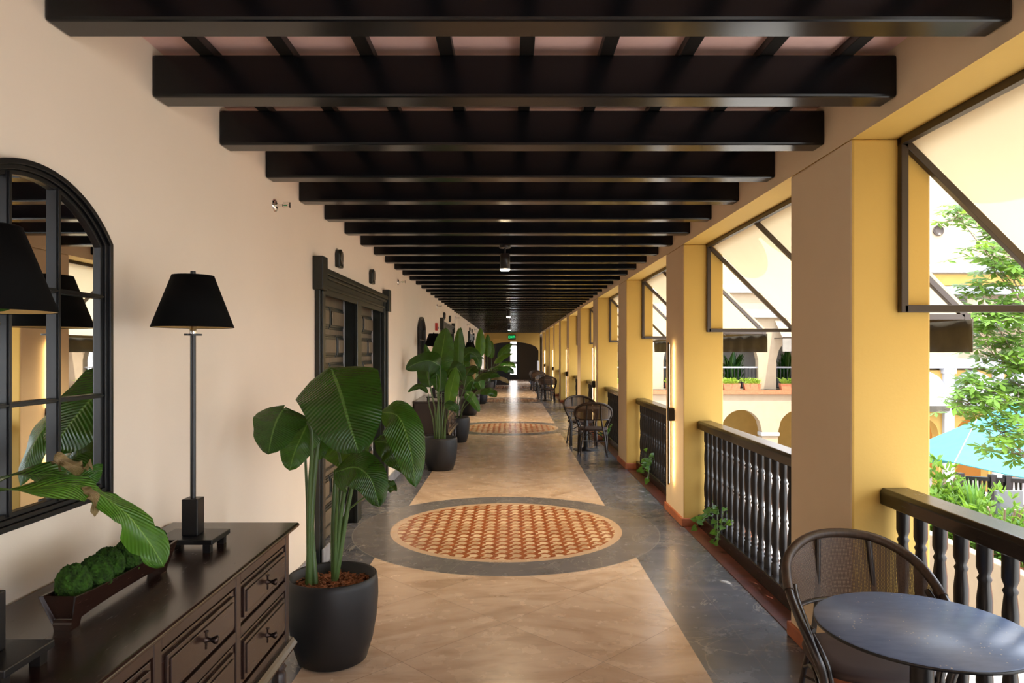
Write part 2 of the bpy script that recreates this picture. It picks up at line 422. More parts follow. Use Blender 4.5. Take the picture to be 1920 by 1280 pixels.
e = MB(); e.box((XL-.2, YE+2.6, 0), (-.18, YE+2.7, 3)); e.box((.52, YE+2.6, 0), (XR+.4, YE+2.7, 3)); e.box((-.18, YE+2.6, 2.42), (.52, YE+2.7, 3))
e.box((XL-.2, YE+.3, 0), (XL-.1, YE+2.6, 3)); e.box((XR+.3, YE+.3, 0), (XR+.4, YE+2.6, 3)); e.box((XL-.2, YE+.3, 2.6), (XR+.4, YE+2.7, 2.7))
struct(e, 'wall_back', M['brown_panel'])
# glazed exit door
d4 = empty('door_4', (.17, YE+2.62, 0), None, None, kind='structure')
fr = MB().box((-.35, -.03, 0), (-.20, .05, 2.42)).box((.18, -.03, 0), (.35, .05, 2.42))
fr.box((-.20, -.03, 0), (.18, .05, .32)).box((-.20, -.03, .98), (.18, .05, 1.13)).box((-.20, -.03, 2.12), (.18, .05, 2.22)).box((-.20, -.03, 2.38), (.18, .05, 2.42))
fr.obj('door_frame', M['navy'], d4)
for a, c in ((.32, .98), (1.13, 2.12), (2.22, 2.38)): MB().box((-.20, 0, a), (.18, .02, c)).obj('glass_pane', M['glow_pane'], d4)
MB().tube([(-.17, -.08, 1.05), (.15, -.08, 1.05)], .012).bar((-.17, -.03, 1.05), (-.17, -.08, 1.05), .015).bar((.15, -.03, 1.05), (.15, -.08, 1.05), .015).obj('push_bar', M['chrome'], d4)

# beams and joists
BEAM0, BP, BW = 2.363, .709, .135
bm_ = MB().box((XL, 0, 0), (XR, BW, BT-BB))
nb = int((YE-BEAM0)/BP)+1
first = None; k = 0
for i in range(-4, nb+1):
    yy = BEAM0+i*BP
    if yy+BW > YE: break
    if first is None:
        o = bm_.obj('ceiling_beam', M['beam'], bevel=.012); first = o
    else: o = first.copy(); C.objects.link(o)
    o.location = (0, yy, BB)
    if i < 0: lb = 'black timber ceiling beam overhead, above the top edge of the photo'
    elif i < 12: lb = 'black timber ceiling beam spanning wall to wall, %s one counted from the camera' % ORD[i]
    else: lb = 'black timber ceiling beam far down the corridor beyond the twelfth beam'
    tag(o, lb, 'beam', 'black beams across the corridor ceiling')
first = None
JX = [.07+.353*k for k in range(-4, 5)]
for i, x in enumerate(JX):
    if first is None: o = first = MB().box((-.031, YB, BT), (.031, YE, CEIL)).obj('ceiling_joist', M['joist'], bevel=.003)
    else: o = first.copy(); C.objects.link(o)
    o.location = (x, 0, 0)
    tag(o, 'narrow black joist under the pink ceiling, %s from the left wall' % ORD[i], 'joist', 'thin joists on the pink ceiling')

def two_paint(o):
    o.data.materials.append(M['tan_wall'])          # the corridor side is painted tan
    for p in o.data.polygons:
        if p.normal.x < -.9: p.material_index = 1
    return o
# pillars
def pil_y(i): return P1+PP*(i-1)
pm = MB().box((0, 0, 0), (TH, PL, SOF)); bt = MB().box((-.018, -.018, 0), (TH+.01, PL+.018, .085))
root0 = None
for i in range(0, npil+1):
    nm = 'first' if i == 1 else ORD[max(i-1, 0)]
    lb = 'yellow plastered pillar between the openings, %s seen from the camera' % nm
    if i == 0: continue
    if root0 is None:
        root0 = empty('pillar', (XR, pil_y(i), 0), lb, 'pillar', 'plastered pillars along the courtyard side')
        two_paint(pm.obj('shaft', M['yellow_wall'], root0, bevel=.012)); bt.obj('base_tile', M['terracotta'], root0, bevel=.008)
    else: copy_tree(root0, (XR, pil_y(i), 0), lb)
# end piece behind the camera
tb = MB()
for k in (1, 2, 3, 4): tb.box((XR, P1-k*PP, 0), (XR+TH, P1-k*PP+PL, SOF))
struct(tb, 'trim_3', M['yellow_wall'])
struct(MB().box((XL-.3, YB-.3, 0), (XR+TH, YB, CEIL)), 'wall_behind', M['cream_wall'])

# railings
OP = PP-PL
bal = [(.030, 0), (.030, .07), (.022, .08), (.030, .095), (.022, .11), (.026, .13), (.020, .15), (.029, .20), (.031, .27), (.027, .34), (.021, .40), (.027, .415), (.021, .43), (.026, .48),
       (.029, .55), (.029, .60), (.022, .67), (.028, .685), (.020, .70), (.030, .73), (.030, .835)]
rails = {}
for i in range(0, npil):
    y0 = pil_y(i)+PL; lb = ('dark wooden balustrade beside the nearest speckled cafe table' if i == 0 else 'dark wooden balustrade in the %s opening, counted past the nearest pillar' % ORD[i-1])
    if i == 0:
        r0 = empty('railing', (XR+.215, y0, 0), lb, 'railing', 'balustrades in the openings')
        prof = [(-.075, .965), (-.05, .955), (.05, .955), (.075, .965), (.078, 1.025), (.062, 1.045), (-.062, 1.045), (-.078, 1.025)]
        MB().prism(prof, 'Y', 0, OP).obj('handrail', M['rail'], r0, bevel=.004)
        MB().box((-.07, 0, .006), (.07, OP, .12)).obj('bottom_rail', M['rail'], r0, bevel=.006)
        nbal = 18
        for k in range(nbal):
            if k == 0: bo = MB().lathe(bal, 12).obj('baluster', M['baluster'], r0)
            else: bo = bo.copy(); C.objects.link(bo); bo.parent = r0
            bo.location = (0, OP*(k+.5)/nbal, .12)
    else: copy_tree(r0, (XR+.215, y0, 0), lb)

# awnings
AX0, AX1, AZ0, AZ1 = 1.945-XR, 2.78-XR, 2.765, 1.935
def awning(y0, lb):
    r = empty('window_awning', (XR, y0, 0), lb, 'awning', 'cream canvas awnings outside the openings')
    L = OP
    t = .036
    for yy in (.02, L-.02):
        MB().bar((AX0, yy, AZ1-.018), (AX0, yy, AZ0+.018), t).bar((AX0, yy, AZ1), (AX1, yy, AZ1), t).bar((AX0, yy, AZ0), (AX1, yy, AZ1), t).obj('side_frame', M['frame_metal'], r, bevel=.003)
    MB().bar((AX0, L/2, AZ0), (AX1, L/2, AZ1), t*.9).obj('rafter', M['frame_metal'], r)
    MB().bar((AX0, 0, AZ0), (AX0, L, AZ0), t).obj('top_bar', M['frame_metal'], r)
    MB().bar((AX1, 0, AZ1), (AX1, L, AZ1), t).obj('front_bar', M['frame_metal'], r)
    mb = MB(); nx, ny = 8, 16; vs = []; fs = []
    for a in range(nx+1):
        for c in range(ny+1):
            u = a/nx; v = c/ny
            sag = .02*math.sin(PI*u)*abs(math.sin(2*PI*v))
            vs.append((AX0+(AX1-AX0)*u+.024, L*v*1.0, AZ0+(AZ1-AZ0)*u+.024-sag*.5))
    for a in range(nx):
        for c in range(ny):
            q = a*(ny+1)+c; fs.append((q, q+ny+1, q+ny+2, q+1))
    o = mb.add(vs, fs, True).obj('canvas', M['awning'], r)
    vs = []; fs = []
    for c in range(49):
        v = c/48
        for k in range(4): vs.append((AX1+.028+.012*math.sin(v*40)*k/3, L*v, AZ1-.012-.068*k))
    for c in range(48):
        for k in range(3): q = c*4+k; fs.append((q, q+4, q+5, q+1))
    o = MB().add(vs, fs, True).obj('valance', M['dark_canvas'], r)
    md = o.modifiers.new('thick', 'SOLIDIFY'); md.thickness = .003
    return r
aw0 = awning(pil_y(0)+PL, 'cream canvas awning on a dark frame outside the nearest opening')
for i in range(1, npil):
    copy_tree(aw0, (XR, pil_y(i)+PL, 0), 'cream canvas awning on a dark frame outside the %s opening past the nearest pillar' % ORD[i-1])

# sconces on every second pillar
sc0 = None
for j, i in enumerate((2, 4, 6, 8, 10)):
    lb = ['long slim black wall light glowing on the second pillar', 'slim black wall light on the fourth pillar beside the cafe chairs', 'slim black wall light on the sixth pillar, third light from the camera',
          'slim black wall light on the eighth pillar, fourth from the camera', 'slim black wall light farthest down the row of pillars'][j]
    loc = (XR, pil_y(i)+.40, 1.08)
    if sc0 is None:
        sc0 = empty('wall_sconce', loc, lb, 'wall light', 'slim wall lights on the pillars')
        MB().box((-.062, -.035, -.075), (0, .035, .06)).obj('mounting_box', M['black_metal'], sc0, bevel=.004)
        MB().box((-.062, -.012, -.74), (-.050, .012, .74)).obj('light_bar', M['black_metal'], sc0)
        MB().box((-.0498, -.009, -.72), (-.047, .009, -.08)).box((-.0498, -.009, .07), (-.047, .009, .72)).obj('led_strip', M['led'], sc0)
    else: copy_tree(sc0, loc, lb)

# ceiling spotlights
pn0 = None
for j, y in enumerate((7.62, 17.6, 27.8)):
    lb = ['black cylinder ceiling spotlight hanging nearest the camera', 'black cylinder ceiling spotlight, middle of the three', 'black cylinder ceiling spotlight nearest the exit sign'][j]
    kb = round((y-BEAM0-BW/2)/BP); y = BEAM0+kb*BP+BW/2
    loc = (-.063, y, BB)
    if pn0 is None:
        pn0 = empty('ceiling_spotlight', loc, lb, 'ceiling light', 'cylinder spotlights under the beams')
        MB().lathe([(.055, -.022), (.06, -.018), (.06, 0)], 20).obj('canopy', M['black_metal'], pn0)
        MB().lathe([(.009, -.09), (.009, -.02)], 8).obj('rod', M['black_metal'], pn0)
        MB().lathe([(.050, -.245), (.052, -.245), (.052, -.09), (.045, -.082)], 24, cap=False).lathe([(.02, -.083), (.045, -.082)], 24).obj('housing', M['black_metal'], pn0)
        MB().lathe([(.046, -.262), (.051, -.250), (.051, -.243)], 24).obj('lens', M['lit'], pn0)
        ld = bpy.data.lights.new('spot_beam', 'SPOT'); ld.energy = 110; ld.color = (1, .78, .5); ld.spot_size = 2.4; ld.spot_blend = .8; ld.shadow_soft_size = .05
        lo = bpy.data.objects.new('lamp_light', ld); C.objects.link(lo); lo.parent = pn0; lo.location = (0, 0, -.28)
    else: copy_tree(pn0, loc, lb)

# exit sign
ex = empty('exit_sign', (.06, YE-.03, 2.60), 'green lit exit sign above the arch at the corridor end', 'sign')
MB().box((-.22, -.03, -.155), (.22, .03, .155)).obj('housing', M['exit_back'], ex, bevel=.01)
tx = bpy.data.curves.new('exit_text', 'FONT'); tx.body = 'EXIT'; tx.size = .19; tx.extrude = .004; tx.align_x = 'CENTER'; tx.align_y = 'CENTER'
to = bpy.data.objects.new('lettering', tx); C.objects.link(to); bpy.context.view_layer.update()
me_ = bpy.data.meshes.new_from_object(to.evaluated_get(bpy.context.evaluated_depsgraph_get())); bpy.data.objects.remove(to)
to = bpy.data.objects.new('lettering', me_); C.objects.link(to); me_.materials.clear(); me_.materials.append(M['green_led'])
to.parent = ex; to.location = (-.02, -.034, 0); to.rotation_euler = (PI/2, 0, 0)
MB().prism([(.175, -.03), (.205, 0), (.175, .03)], 'Y', -.036, -.03).obj('arrow', M['green_led'], ex)
# far door leaf, panels, notice
dl = empty('open_door_leaf', (-.80, 36.1, 0), 'tall blue-black door leaf standing open left of the bright exit door', 'door')
dm = MB(); dm.box((0, -.03, .02), (.70, .03, 2.16)); dm.obj('leaf_panel', M['navy'], dl, bevel=.005)
for z in (.25, .9, 1.5): MB().box((.10, -.045, z), (.60, -.03, z+.5)).obj('raised_panel', M['navy'], dl, bevel=.01)
MB().lathe([(.02, 0), (.02, .04)], 10).obj('handle', M['chrome'], dl).location = (.63, -.07, 1.05)
tag(MB().box((1.53, 40.55, .55), (1.64, 40.95, 1.22)).obj('wall_heater', M['white_paint'], bevel=.01), 'small white metal box low on the right near the corridor end', 'heater')
tag(MB().box((-1.05, YE-.022, 2.42), (-.62, YE-.001, 2.50)).obj('wall_plate', M['ext_yellow'], bevel=.004), 'pale narrow plate on the ochre wall left of the exit sign', 'plate')

# ------------------------------------------------------------------ doors on the left wall
def panel_door(mb_leaf, mb_pan, mb_c, y0, y1, z0, z1, x):
    mb_leaf.box((x-.04, y0, z0), (x, y1, z1))
    rows = 8; ph = (z1-z0-.16)/rows; W_ = y1-y0-.16; ya = y0+.08
    for r in range(rows):
        za = z0+.08+r*ph+.02; zb = za+ph-.05
        if r % 2: cols = [(0, .5), (.5, 1)]
        else: cols = [(0, .28), (.28, .72), (.72, 1)]
        for a, c in cols:
            p, q = ya+W_*a+.012, ya+W_*c-.012
            mb_pan.box((x, p, za), (x+.014, q, zb)); mb_pan.box((x+.014, p+.018, za+.018), (x+.024, q-.018, zb-.018))
            mb_c.box((x+.024, p+.040, za+.040), (x+.036, q-.040, zb-.040))
def door_unit(n, y0):
    g = empty('door_%d' % n, (XL, y0, 0), None, None, kind='structure')
    L = DL
    f = MB(); t = .045
    f.box((0, 0, 0), (t, .17, 2.40)); f.box((0, L-.17, 0), (t, L, 2.40)); f.box((0, L/2-.11, 0), (t*.8, L/2+.09, 2.24))
    f.box((-.26, .10, 0), (0, .17, 2.36)); f.box((-.26, L-.17, 0), (0, L-.10, 2.36)); f.box((-.26, L/2-.08, 0), (0, L/2+.06, 2.30))
    f.box((0, .17, 2.20), (t*.7, L-.17, 2.40)); f.box((0, .1, 2.25), (t, L-.1, 2.28)); f.box((-.26, .17, 2.26), (0, L-.17, 2.36))
    f.obj('door_frame', M['doorframe'], g, bevel=.006)
    f = MB(); f.box((0, -.05, 2.36), (t+.03, L+.05, 2.41)); f.box((0, -.03, 2.33), (t+.015, L+.03, 2.36))
    f.box((0, -.06, 2.22), (t+.04, .09, 2.49)); f.box((0, L-.09, 2.22), (t+.04, L+.06, 2.49)); f.box((0, .02, .0), (t+.02, .07, 2.22)); f.box((0, L-.07, .0), (t+.02, L-.02, 2.22))
    f.obj('cornice', M['doorframe'], g, bevel=.006)
    for a, c in ((.175, L/2-.085), (L/2+.065, L-.175)):
        lf, pn, pc_ = MB(), MB(), MB(); panel_door(lf, pn, pc_, a, c, .02, 2.25, -.11)
        lo_ = lf.obj('door_leaf', M['door'], g); pn.obj('panel_mouldings', M['doorframe'], lo_, bevel=.004); pc_.obj('panel_centres', M['door'], lo_, bevel=.006)  # dark mouldings and light centres carry the relief's shade and highlights in colour
        MB().tube([(-.11, c-.06, 1.18), (-.07, c-.06, 1.18), (-.06, c-.10, 1.18), (-.06, c-.17, 1.18)], .009).box((-.11, c-.075, 1.08), (-.102, c-.045, 1.28)).obj('handle', M['knob'], lo_)
        MB().box((-.112, c-.022, .02), (-.100, c+.004, 2.25)).obj('seal_strip', M['white_paint'], lo_)
    for a in (-.02, L-.17): MB().box((t+.02, a, 0), (t+.034, a+.2, .14)).obj('plinth', M['greystone'], g, bevel=.003)
    return g
for n, y0 in enumerate(DOORS): door_unit(n+1, y0)
# plaques above doors
pl0 = None
def plaque_mesh():
    mb = MB(); pr = [(-.07, -.08), (.07, -.08), (.075, .04), (.05, .075), (0, .088), (-.05, .075), (-.075, .04)]
    return mb.prism(pr, 'X', 0, .045)
for n, y0 in enumerate(DOORS):
    for j, dy in enumerate((.72, 2.22)):
        lb = 'small carved dark plaque above the %s door of the %s doorway' % (('left', 'right')[j], ORD[n])
        loc = (XL, y0+dy, 2.565)
        if pl0 is None:
            pl0 = empty('door_plaque', loc, lb, 'plaque', 'carved plaques over the doors')
            plaque_mesh().obj('plate', M['doorframe'], pl0, bevel=.01)
            MB().tube([(.048, .038*math.cos(q*PI/8), .01+.055*math.sin(q*PI/8)) for q in range(16)], .006, 6, closed=True).tube([(.05, 0, -.04), (.05, 0, .06)], .008, 6).obj('relief', M['door'], pl0)
        else: copy_tree(pl0, loc, lb)
# sprinklers
sp0 = None
for j, y in enumerate((4.67, 9.76, 14.9, 20.0, 25.1, 30.2)):
    lb = 'chrome sidewall sprinkler high on the cream wall, %s from the camera' % ORD[j]
    if sp0 is None:
        sp0 = empty('fire_sprinkler', (XL, y, 2.70), lb, 'sprinkler', 'sidewall sprinklers on the left wall')
        e_ = MB().lathe([(.045, 0), (.042, .008), (.022, .014)], 20).obj('flange', M['chrome'], sp0); e_.rotation_euler = (0, PI/2, 0)
        MB().tube([(.01, 0, 0), (.055, 0, 0)], .010).bar((.055, 0, -.012), (.10, 0, -.006), .006).bar((.055, 0, .012), (.10, 0, .006), .006).box((.098, -.016, -.015), (.102, .016, .018)).box((.06, -.014, .018), (.105, .014, .021)).obj('head', M['chrome'], sp0)
        MB().tube([(.06, 0, 0), (.085, 0, 0)], .004).obj('glass_bulb', m_plain('green_bulb', (.02, .3, .12), .2), sp0)
    else: copy_tree(sp0, (XL, y, 2.70), lb)
al = empty('fire_alarm', (XL, 14.6, 2.25), 'red fire alarm strobe on the wall above the second dresser', 'alarm')
MB().box((0, -.06, -.08), (.05, .06, .08)).obj('housing', M['red'], al, bevel=.006)
MB().box((.05, -.02, -.05), (.075, .02, .0)).obj('strobe', M['white_paint'], al, bevel=.004)
cm_ = empty('wall_lantern', (XL, 19.25, 1.93), 'small dark round fixture on the wall past the second doorway', 'fixture')
MB().tube([(0, 0, 0), (.14, 0, 0)], .02).obj('bracket', M['black_metal'], cm_)
MB().lathe([(.0, -.09), (.06, -.075), (.085, -.02), (.085, .03), (.05, .07), (0, .08)], 20, (.16, 0, 0)).obj('bowl', M['greystone'], cm_)

# ------------------------------------------------------------------ dressers
DY = [2.30, 12.12, 22.0, 32.0]
def dresser(y, lb):
    r = empty('dresser', (XL+.012, y, 0), lb, 'dresser', 'dark dressers along the left wall')
    HL = .94; D = .59; zt = .932
    prof = [(0, zt-.034), (D-.03, zt-.034), (D-.018, zt-.026), (D-.004, zt-.018), (D, zt-.008), (D-.008, zt), (0, zt)]
    MB().prism(prof, 'Y', -HL, HL).obj('top', M['dresser'], r, bevel=.004)
    bd = D-.035; hl = HL-.05
    f = MB()
    f.box((.01, -hl, .40), (bd-.02, hl, zt-.034))
    # face frame
    for yy in (-hl, -hl/3-.02, hl/3-.02, hl-.045):
        f.box((bd-.02, yy, .40), (bd, yy+.045, zt-.034))
    for ya_, yb_ in ((-hl+.045, -hl/3-.02), (-hl/3+.025, hl/3-.02), (hl/3+.025, hl-.045)):
        for za, zb in ((.40, .455), (.650, .690), (.855, zt-.034)): f.box((bd-.02, ya_, za), (bd-.001, yb_, zb))
    f.obj('carcass', M['dresser_z'], r, bevel=.003)
    MB().prism([(0, .375), (bd+.028, .375), (bd+.034, .388), (bd+.022, .402), (bd+.012, .415), (0, .415)], 'Y', -hl-.02, hl+.02).obj('waist_moulding', M['dresser'], r, bevel=.002)
    for c in range(3):
        ya = [-hl+.045, -hl/3+.025, hl/3+.025][c]; yb = [-hl/3-.02, hl/3-.02, hl-.045][c]
        for za, zb in ((.460, .645), (.695, .850)):
            m = MB(); a, b_, z0, z1 = ya+.006, yb-.006, za+.004, zb-.004
            m.box((bd-.02, a, z0), (bd-.006, b_, z1)); m.box((bd-.006, a+.018, z0+.016), (bd+.004, b_-.018, z1-.016)); m.box((bd+.004, a+.034, z0+.032), (bd+.009, b_-.034, z1-.032))
            dr = m.obj('drawer', M['dresser'], r, bevel=.003)
            k = MB(); cy = (a+b_)/2; cz = (z0+z1)/2; x = bd+.009
            k.tube([(x, cy, cz), (x+.008, cy, cz), (x+.016, cy, cz), (x+.028, cy, cz), (x+.036, cy, cz), (x+.04, cy, cz)], [.014, .007, .006, .013, .014, .006], 12)
            k.box((x, cy-.004, cz-.03), (x+.003, cy+.004, cz+.03)).lathe([(.008, 0), (.008, .004)], 8, (x, cy, cz+.026))
            k.obj('knob', M['knob'], dr)
    lp = [(.022, 0), (.028, .03), (.02, .05), (.026, .09), (.034, .2), (.03, .27), (.024, .285), (.034, .30), (.022, .315), (.032, .335), (.032, .375)]
    for sy in (-1, -.33, .33, 1):
        MB().lathe(lp, 16, (bd-.035, sy*(hl-.035), 0)).obj('leg', M['dresser_z'], r)
    for sy in (-1, 1): MB().lathe(lp, 12, (.05, sy*(hl-.035), 0)).obj('leg', M['dresser_z'], r)
    MB().box((.03, -hl+.02, .10), (bd-.02, hl-.02, .125)).obj('lower_shelf', M['dresser'], r, bevel=.003)
    return r
DLB = ['dark walnut dresser in the foreground holding the moss bowl', 'dark dresser past the first doorway, behind the second potted plant', 'dark dresser beyond the second doorway, mostly behind foliage', 'dark dresser farthest down the corridor']
ds = dresser(DY[0], DLB[0])
for i in (1, 2, 3): copy_tree(ds, (XL+.012, DY[i], 0), DLB[i])

# lamps
def lamp(loc, lb):
    r = empty('table_lamp', loc, lb, 'lamp', 'tall black lamps on the dressers', rz=.0)
    MB().box((-.115, -.09, .034), (.115, .09, .054)).obj('base_plate', M['black_metal'], r, bevel=.003)
    for sx, sy in ((-1, -1), (1, -1), (-1, 1), (1, 1)): MB().box((sx*.088-.014, sy*.066-.014, 0), (sx*.088+.014, sy*.066+.014, .034)).obj('foot', M['black_metal'], r)
    MB().box((-.032, -.032, .054), (.032, .032, .20)).obj('block', M['black_metal'], r, bevel=.003)
    MB().lathe([(.011, .20), (.011, .86)], 12).lathe([(.034, .855), (.034, .862)], 20).obj('pole', M['black_metal'], r)
    MB().lathe([(.013, .862), (.013, .93), (.004, .94), (.004, 1.09)], 12).obj('socket', M['chrome'], r)
    MB().lathe([(.156, .888), (.080, 1.095)], 40, cap=False).lathe([(0.001, 1.094), (.080, 1.095)], 40, cap=False).obj('shade', M['shade'], r).modifiers.new('t', 'SOLIDIFY').thickness = .002
    MB().lathe([(.1525, .889), (.0775, 1.092)], 40, cap=False).obj('shade_lining', M['shade_in'], r)
    MB().lathe([(.008, 1.095), (.011, 1.105), (.010, 1.115)], 12).obj('finial', M['black_metal'], r)
    return r
lm = lamp((-1.283, 2.82, .932), 'tall black buffet lamp on the foreground dresser beside the mirror')
LL = [((-1.283, 1.70, .932), 'black buffet lamp cut off by the left edge of the photo'),
      ((-1.283, DY[1]-.52, .932), 'black lamp on the near end of the second dresser'), ((-1.283, DY[1]+.52, .932), 'black lamp on the far end of the second dresser'),
      ((-1.283, DY[2]-.52, .932), 'black lamp on the near end of the third dresser'), ((-1.283, DY[2]+.52, .932), 'black lamp on the far end of the third dresser')]
for p, lb in LL: copy_tree(lm, p, lb)

# mirrors
def mirror(y, lb):
    r = empty('arched_mirror', (XL, y, 0), lb, 'mirror', 'arched mirrors above the dressers')
    HW, zb, zs, zt = .42, 1.17, 2.135, 2.335
    R = (HW**2+(zt-zs)**2)/(2*(zt-zs)); zc = zt-R
    def outline(off, zoff=None):
        h = HW-off; Rr = R-off; a = math.asin(h/Rr); pts = [(-h, zb+off), (h, zb+off)]
        for k in range(25):
            t = a-2*a*k/24; pts.append((Rr*math.sin(t), zc+Rr*math.cos(t)))
        return pts
    def ring(mb, o1, o2, x0, x1):
        A_, B_ = outline(o1), outline(o2); n = len(A_)
        vs = [(x0, *p) for p in A_]+[(x1, *p) for p in A_]+[(x1, *p) for p in B_]+[(x0, *p) for p in B_]
        fs = []
        for i in range(n):
            j = (i+1) % n
            for q in range(3): fs.append((q*n+i, q*n+j, (q+1)*n+j, (q+1)*n+i))
        mb.add(vs, fs)
    f = MB(); ring(f, 0, .018, 0, .045); ring(f, .018, .034, 0, .034); ring(f, .034, .05, 0, .024)
    f.obj('frame', M['black_metal'], r, bevel=.002)
    pts = outline(.045); MB().add([(.010, *p) for p in pts], [tuple(range(len(pts)))]).obj('glass', M['mirror'], r)
    hz = lambda q: zc+math.sqrt((R-.04)**2-q*q)
    g = MB()
    for q in (-.118, .118): g.box((.006, q-.011, zb+.04), (.026, q+.011, hz(q))); g.box((.026, q-.005, zb+.04), (.032, q+.005, hz(q)))
    for z in (1.555, 1.93): g.box((.006, -HW+.04, z-.008), (.026, HW-.04, z+.008)); g.box((.026, -HW+.04, z-.003), (.031, HW-.04, z+.003))
    g.obj('muntins', M['black_metal'], r)
    return r
mr = mirror(2.28, 'black framed arched mirror cut off by the left edge of the photo')
for y, lb in ((12.2, 'black arched mirror above the second dresser'), (22.2, 'black arched mirror above the third dresser'), (32.3, 'black arched mirror farthest down the corridor')): copy_tree(mr, (XL, y, 0), lb)

# moss bowl
bw = empty('wooden_bowl', (-1.268, 2.25, .932), 'long dark wooden trough bowl on the foreground dresser', 'bowl')
mb = MB(); secs = []
hl = .30
for k in range(13):
    t = -1+2*k/12; end = abs(t)**3
    zb_ = .018+.012*(1-end); wt = .054; wb_ = .028; zt_ = .105-.012*(1-t*t)
    yb_ = t*hl*(.93); yt_ = t*hl
    secs.append([(-wt, yt_, zt_), (-wb_, yb_, zb_), (wb_, yb_, zb_), (wt, yt_, zt_), (wt-.009, yt_*.97, zt_), (wb_-.003, yb_*.96, zb_+.014), (-wb_+.003, yb_*.96, zb_+.014), (-wt+.009, yt_*.97, zt_)])
vs = [p for s_ in secs for p in s_]; fs = []
for i in range(12):
    for k in range(8): fs.append((i*8+k, i*8+(k+1) % 8, (i+1)*8+(k+1) % 8, (i+1)*8+k))
fs += [(0, 7, 6, 1), (1, 6, 5, 2), (2, 5, 4, 3)]+[tuple(12*8+q for q in f_) for f_ in ((1, 6, 7, 0), (2, 5, 6, 1), (3, 4, 5, 2))]
fs += [(7, 6, 5, 4), (96+4, 96+5, 96+6, 96+7)]
mb.add(vs, fs).obj('trough', M['dresser'], bw, bevel=.002)
for s_ in (-1, 1): MB().prism([(-.024, 0), (.024, 0), (.031, .03), (-.031, .03)], 'Y', s_*.255-.02, s_*.255+.02).obj('foot', M['dresser'], bw)
def moss_mesh(r, seed):
    rnd = random.Random(seed); mb = MB(); nu, nv = 56, 36; vs = []; fs = []
    from mathutils import noise as NZ
    for i in range(nv+1):
        for j in range(nu):
            th = PI*i/nv; ph = 2*PI*j/nu; d = Vector((math.sin(th)*math.cos(ph), math.sin(th)*math.sin(ph), math.cos(th)))
            k = 1+.10*NZ.noise(d*3+Vector((seed, 0, 0)))+.09*NZ.noise(d*14+Vector((0, seed, 0)))+rnd.uniform(-.035, .035)
            vs.append(d*r*k)
    for i in range(nv):
        for j in range(nu): fs.append((i*nu+j, (i+1)*nu+j, (i+1)*nu+(j+1) % nu, i*nu+(j+1) % nu))
    return mb.add(vs, fs)
mo = [moss_mesh(.058, s_).obj('moss_ball', M['mossm']) for s_ in range(3)]
ml = ['nearest moss ball in the wooden trough', 'second moss ball from the near end of the trough', 'third moss ball from the near end of the trough', 'fourth moss ball from the near end of the trough', 'fifth moss ball from the near end of the trough', 'farthest moss ball, under the leaf tip in the trough']
for i in range(6):
    o = mo[i] if i < 3 else mo[i-3].copy()
    if i >= 3: C.objects.link(o)
    o.location = (-1.268+(-.006, .006)[i % 2], 2.25-.215+.086*i, .932+.112); o.scale = (.80, .84, 1.0); o.rotation_euler = (0, 0, i*1.3)
    tag(o, ml[i], 'moss ball', 'moss balls in the wooden bowl')

# ------------------------------------------------------------------ potted plants
def catmull(P, n):
    P = [Vector(p) for p in P]; P = [2*P[0]-P[1]]+P+[2*P[-1]-P[-2]]; out = []
    m = len(P)-3
    for s_ in range(n+1):
        t = s_/n*m; i = min(int(t), m-1); u = t-i; a, b, c, d = P[i:i+4]
        out.append(.5*((2*b)+(c-a)*u+(2*a-5*b+4*c-d)*u*u+(3*b-a-3*c+d)*u**3))
    return out
XMIN = [-9]
def leaf_mb(P, width, nrm, fold=.18, prof='ovate', wav=.01, tear=None, n=22, m=9, seed=0):
    """blade along midrib P; nrm = rough facing direction"""
    rnd = random.Random(seed); pts = catmull(P, n); vs = []; uvs = []; fs = []; nrm = Vector(nrm)
    ph = rnd.uniform(0, 6)
    for i, p in enumerate(pts):
        s_ = i/n; t = (pts[min(i+1, n)]-pts[max(i-1, 0)]).normalized()
        nn = (nrm-t*nrm.dot(t))
        nn = nn.normalized() if nn.length > .05 else Vector((0, 0, 1))
        sd_ = t.cross(nn).normalized()
        if prof == 'ovate': wv = math.sin(PI*min(1, s_**.72))**.62 if 0 < s_ < 1 else 0
        elif prof == 'broad': wv = (min(1, s_*6)**.5)*(max(0, 1-s_**3.5))**.55*(1-.30*s_)
        elif prof == 'strap': wv = (min(1, s_*4)**.5)*(max(0, 1-s_**14))**.6
        else: wv = math.sin(PI*s_**.85)**.9 if 0 < s_ < 1 else 0
        for j in range(m):
            u = -1+2*j/(m-1)
            if tear:
                for sg, s0, wd_, dp in tear:
                    if u*sg > 0: u_c = 1-dp*max(0, 1-abs(s_-s0)/wd_); u = sg*min(abs(u), u_c)
            h = -fold*abs(u)**1.5*width*wv+wav*math.sin(s_*17+ph+u*2)*abs(u)
            back = .05*width*abs(u)**2*(1 if prof != 'broad' else -1.2)*(1-s_)
            q_ = p+sd_*(u*width/2*wv)+nn*h+t*back; q_.x = max(q_.x, XMIN[0]); vs.append(q_); uvs.append((.5+u/2, s_))
    for i in range(n):
        for j in range(m-1): q = i*m+j; fs.append((q, q+1, q+m+1, q+m))
    return MB().add(vs, fs, True, uvs)
potprof = [(.0, .0), (.165, 0), (.19, .015), (.222, .12), (.243, .24), (.252, .36), (.250, .44), (.244, .474), (.238, .478), (.230, .470), (.232, .40), (.0, .398)]
mul_rnd = random.Random(3)
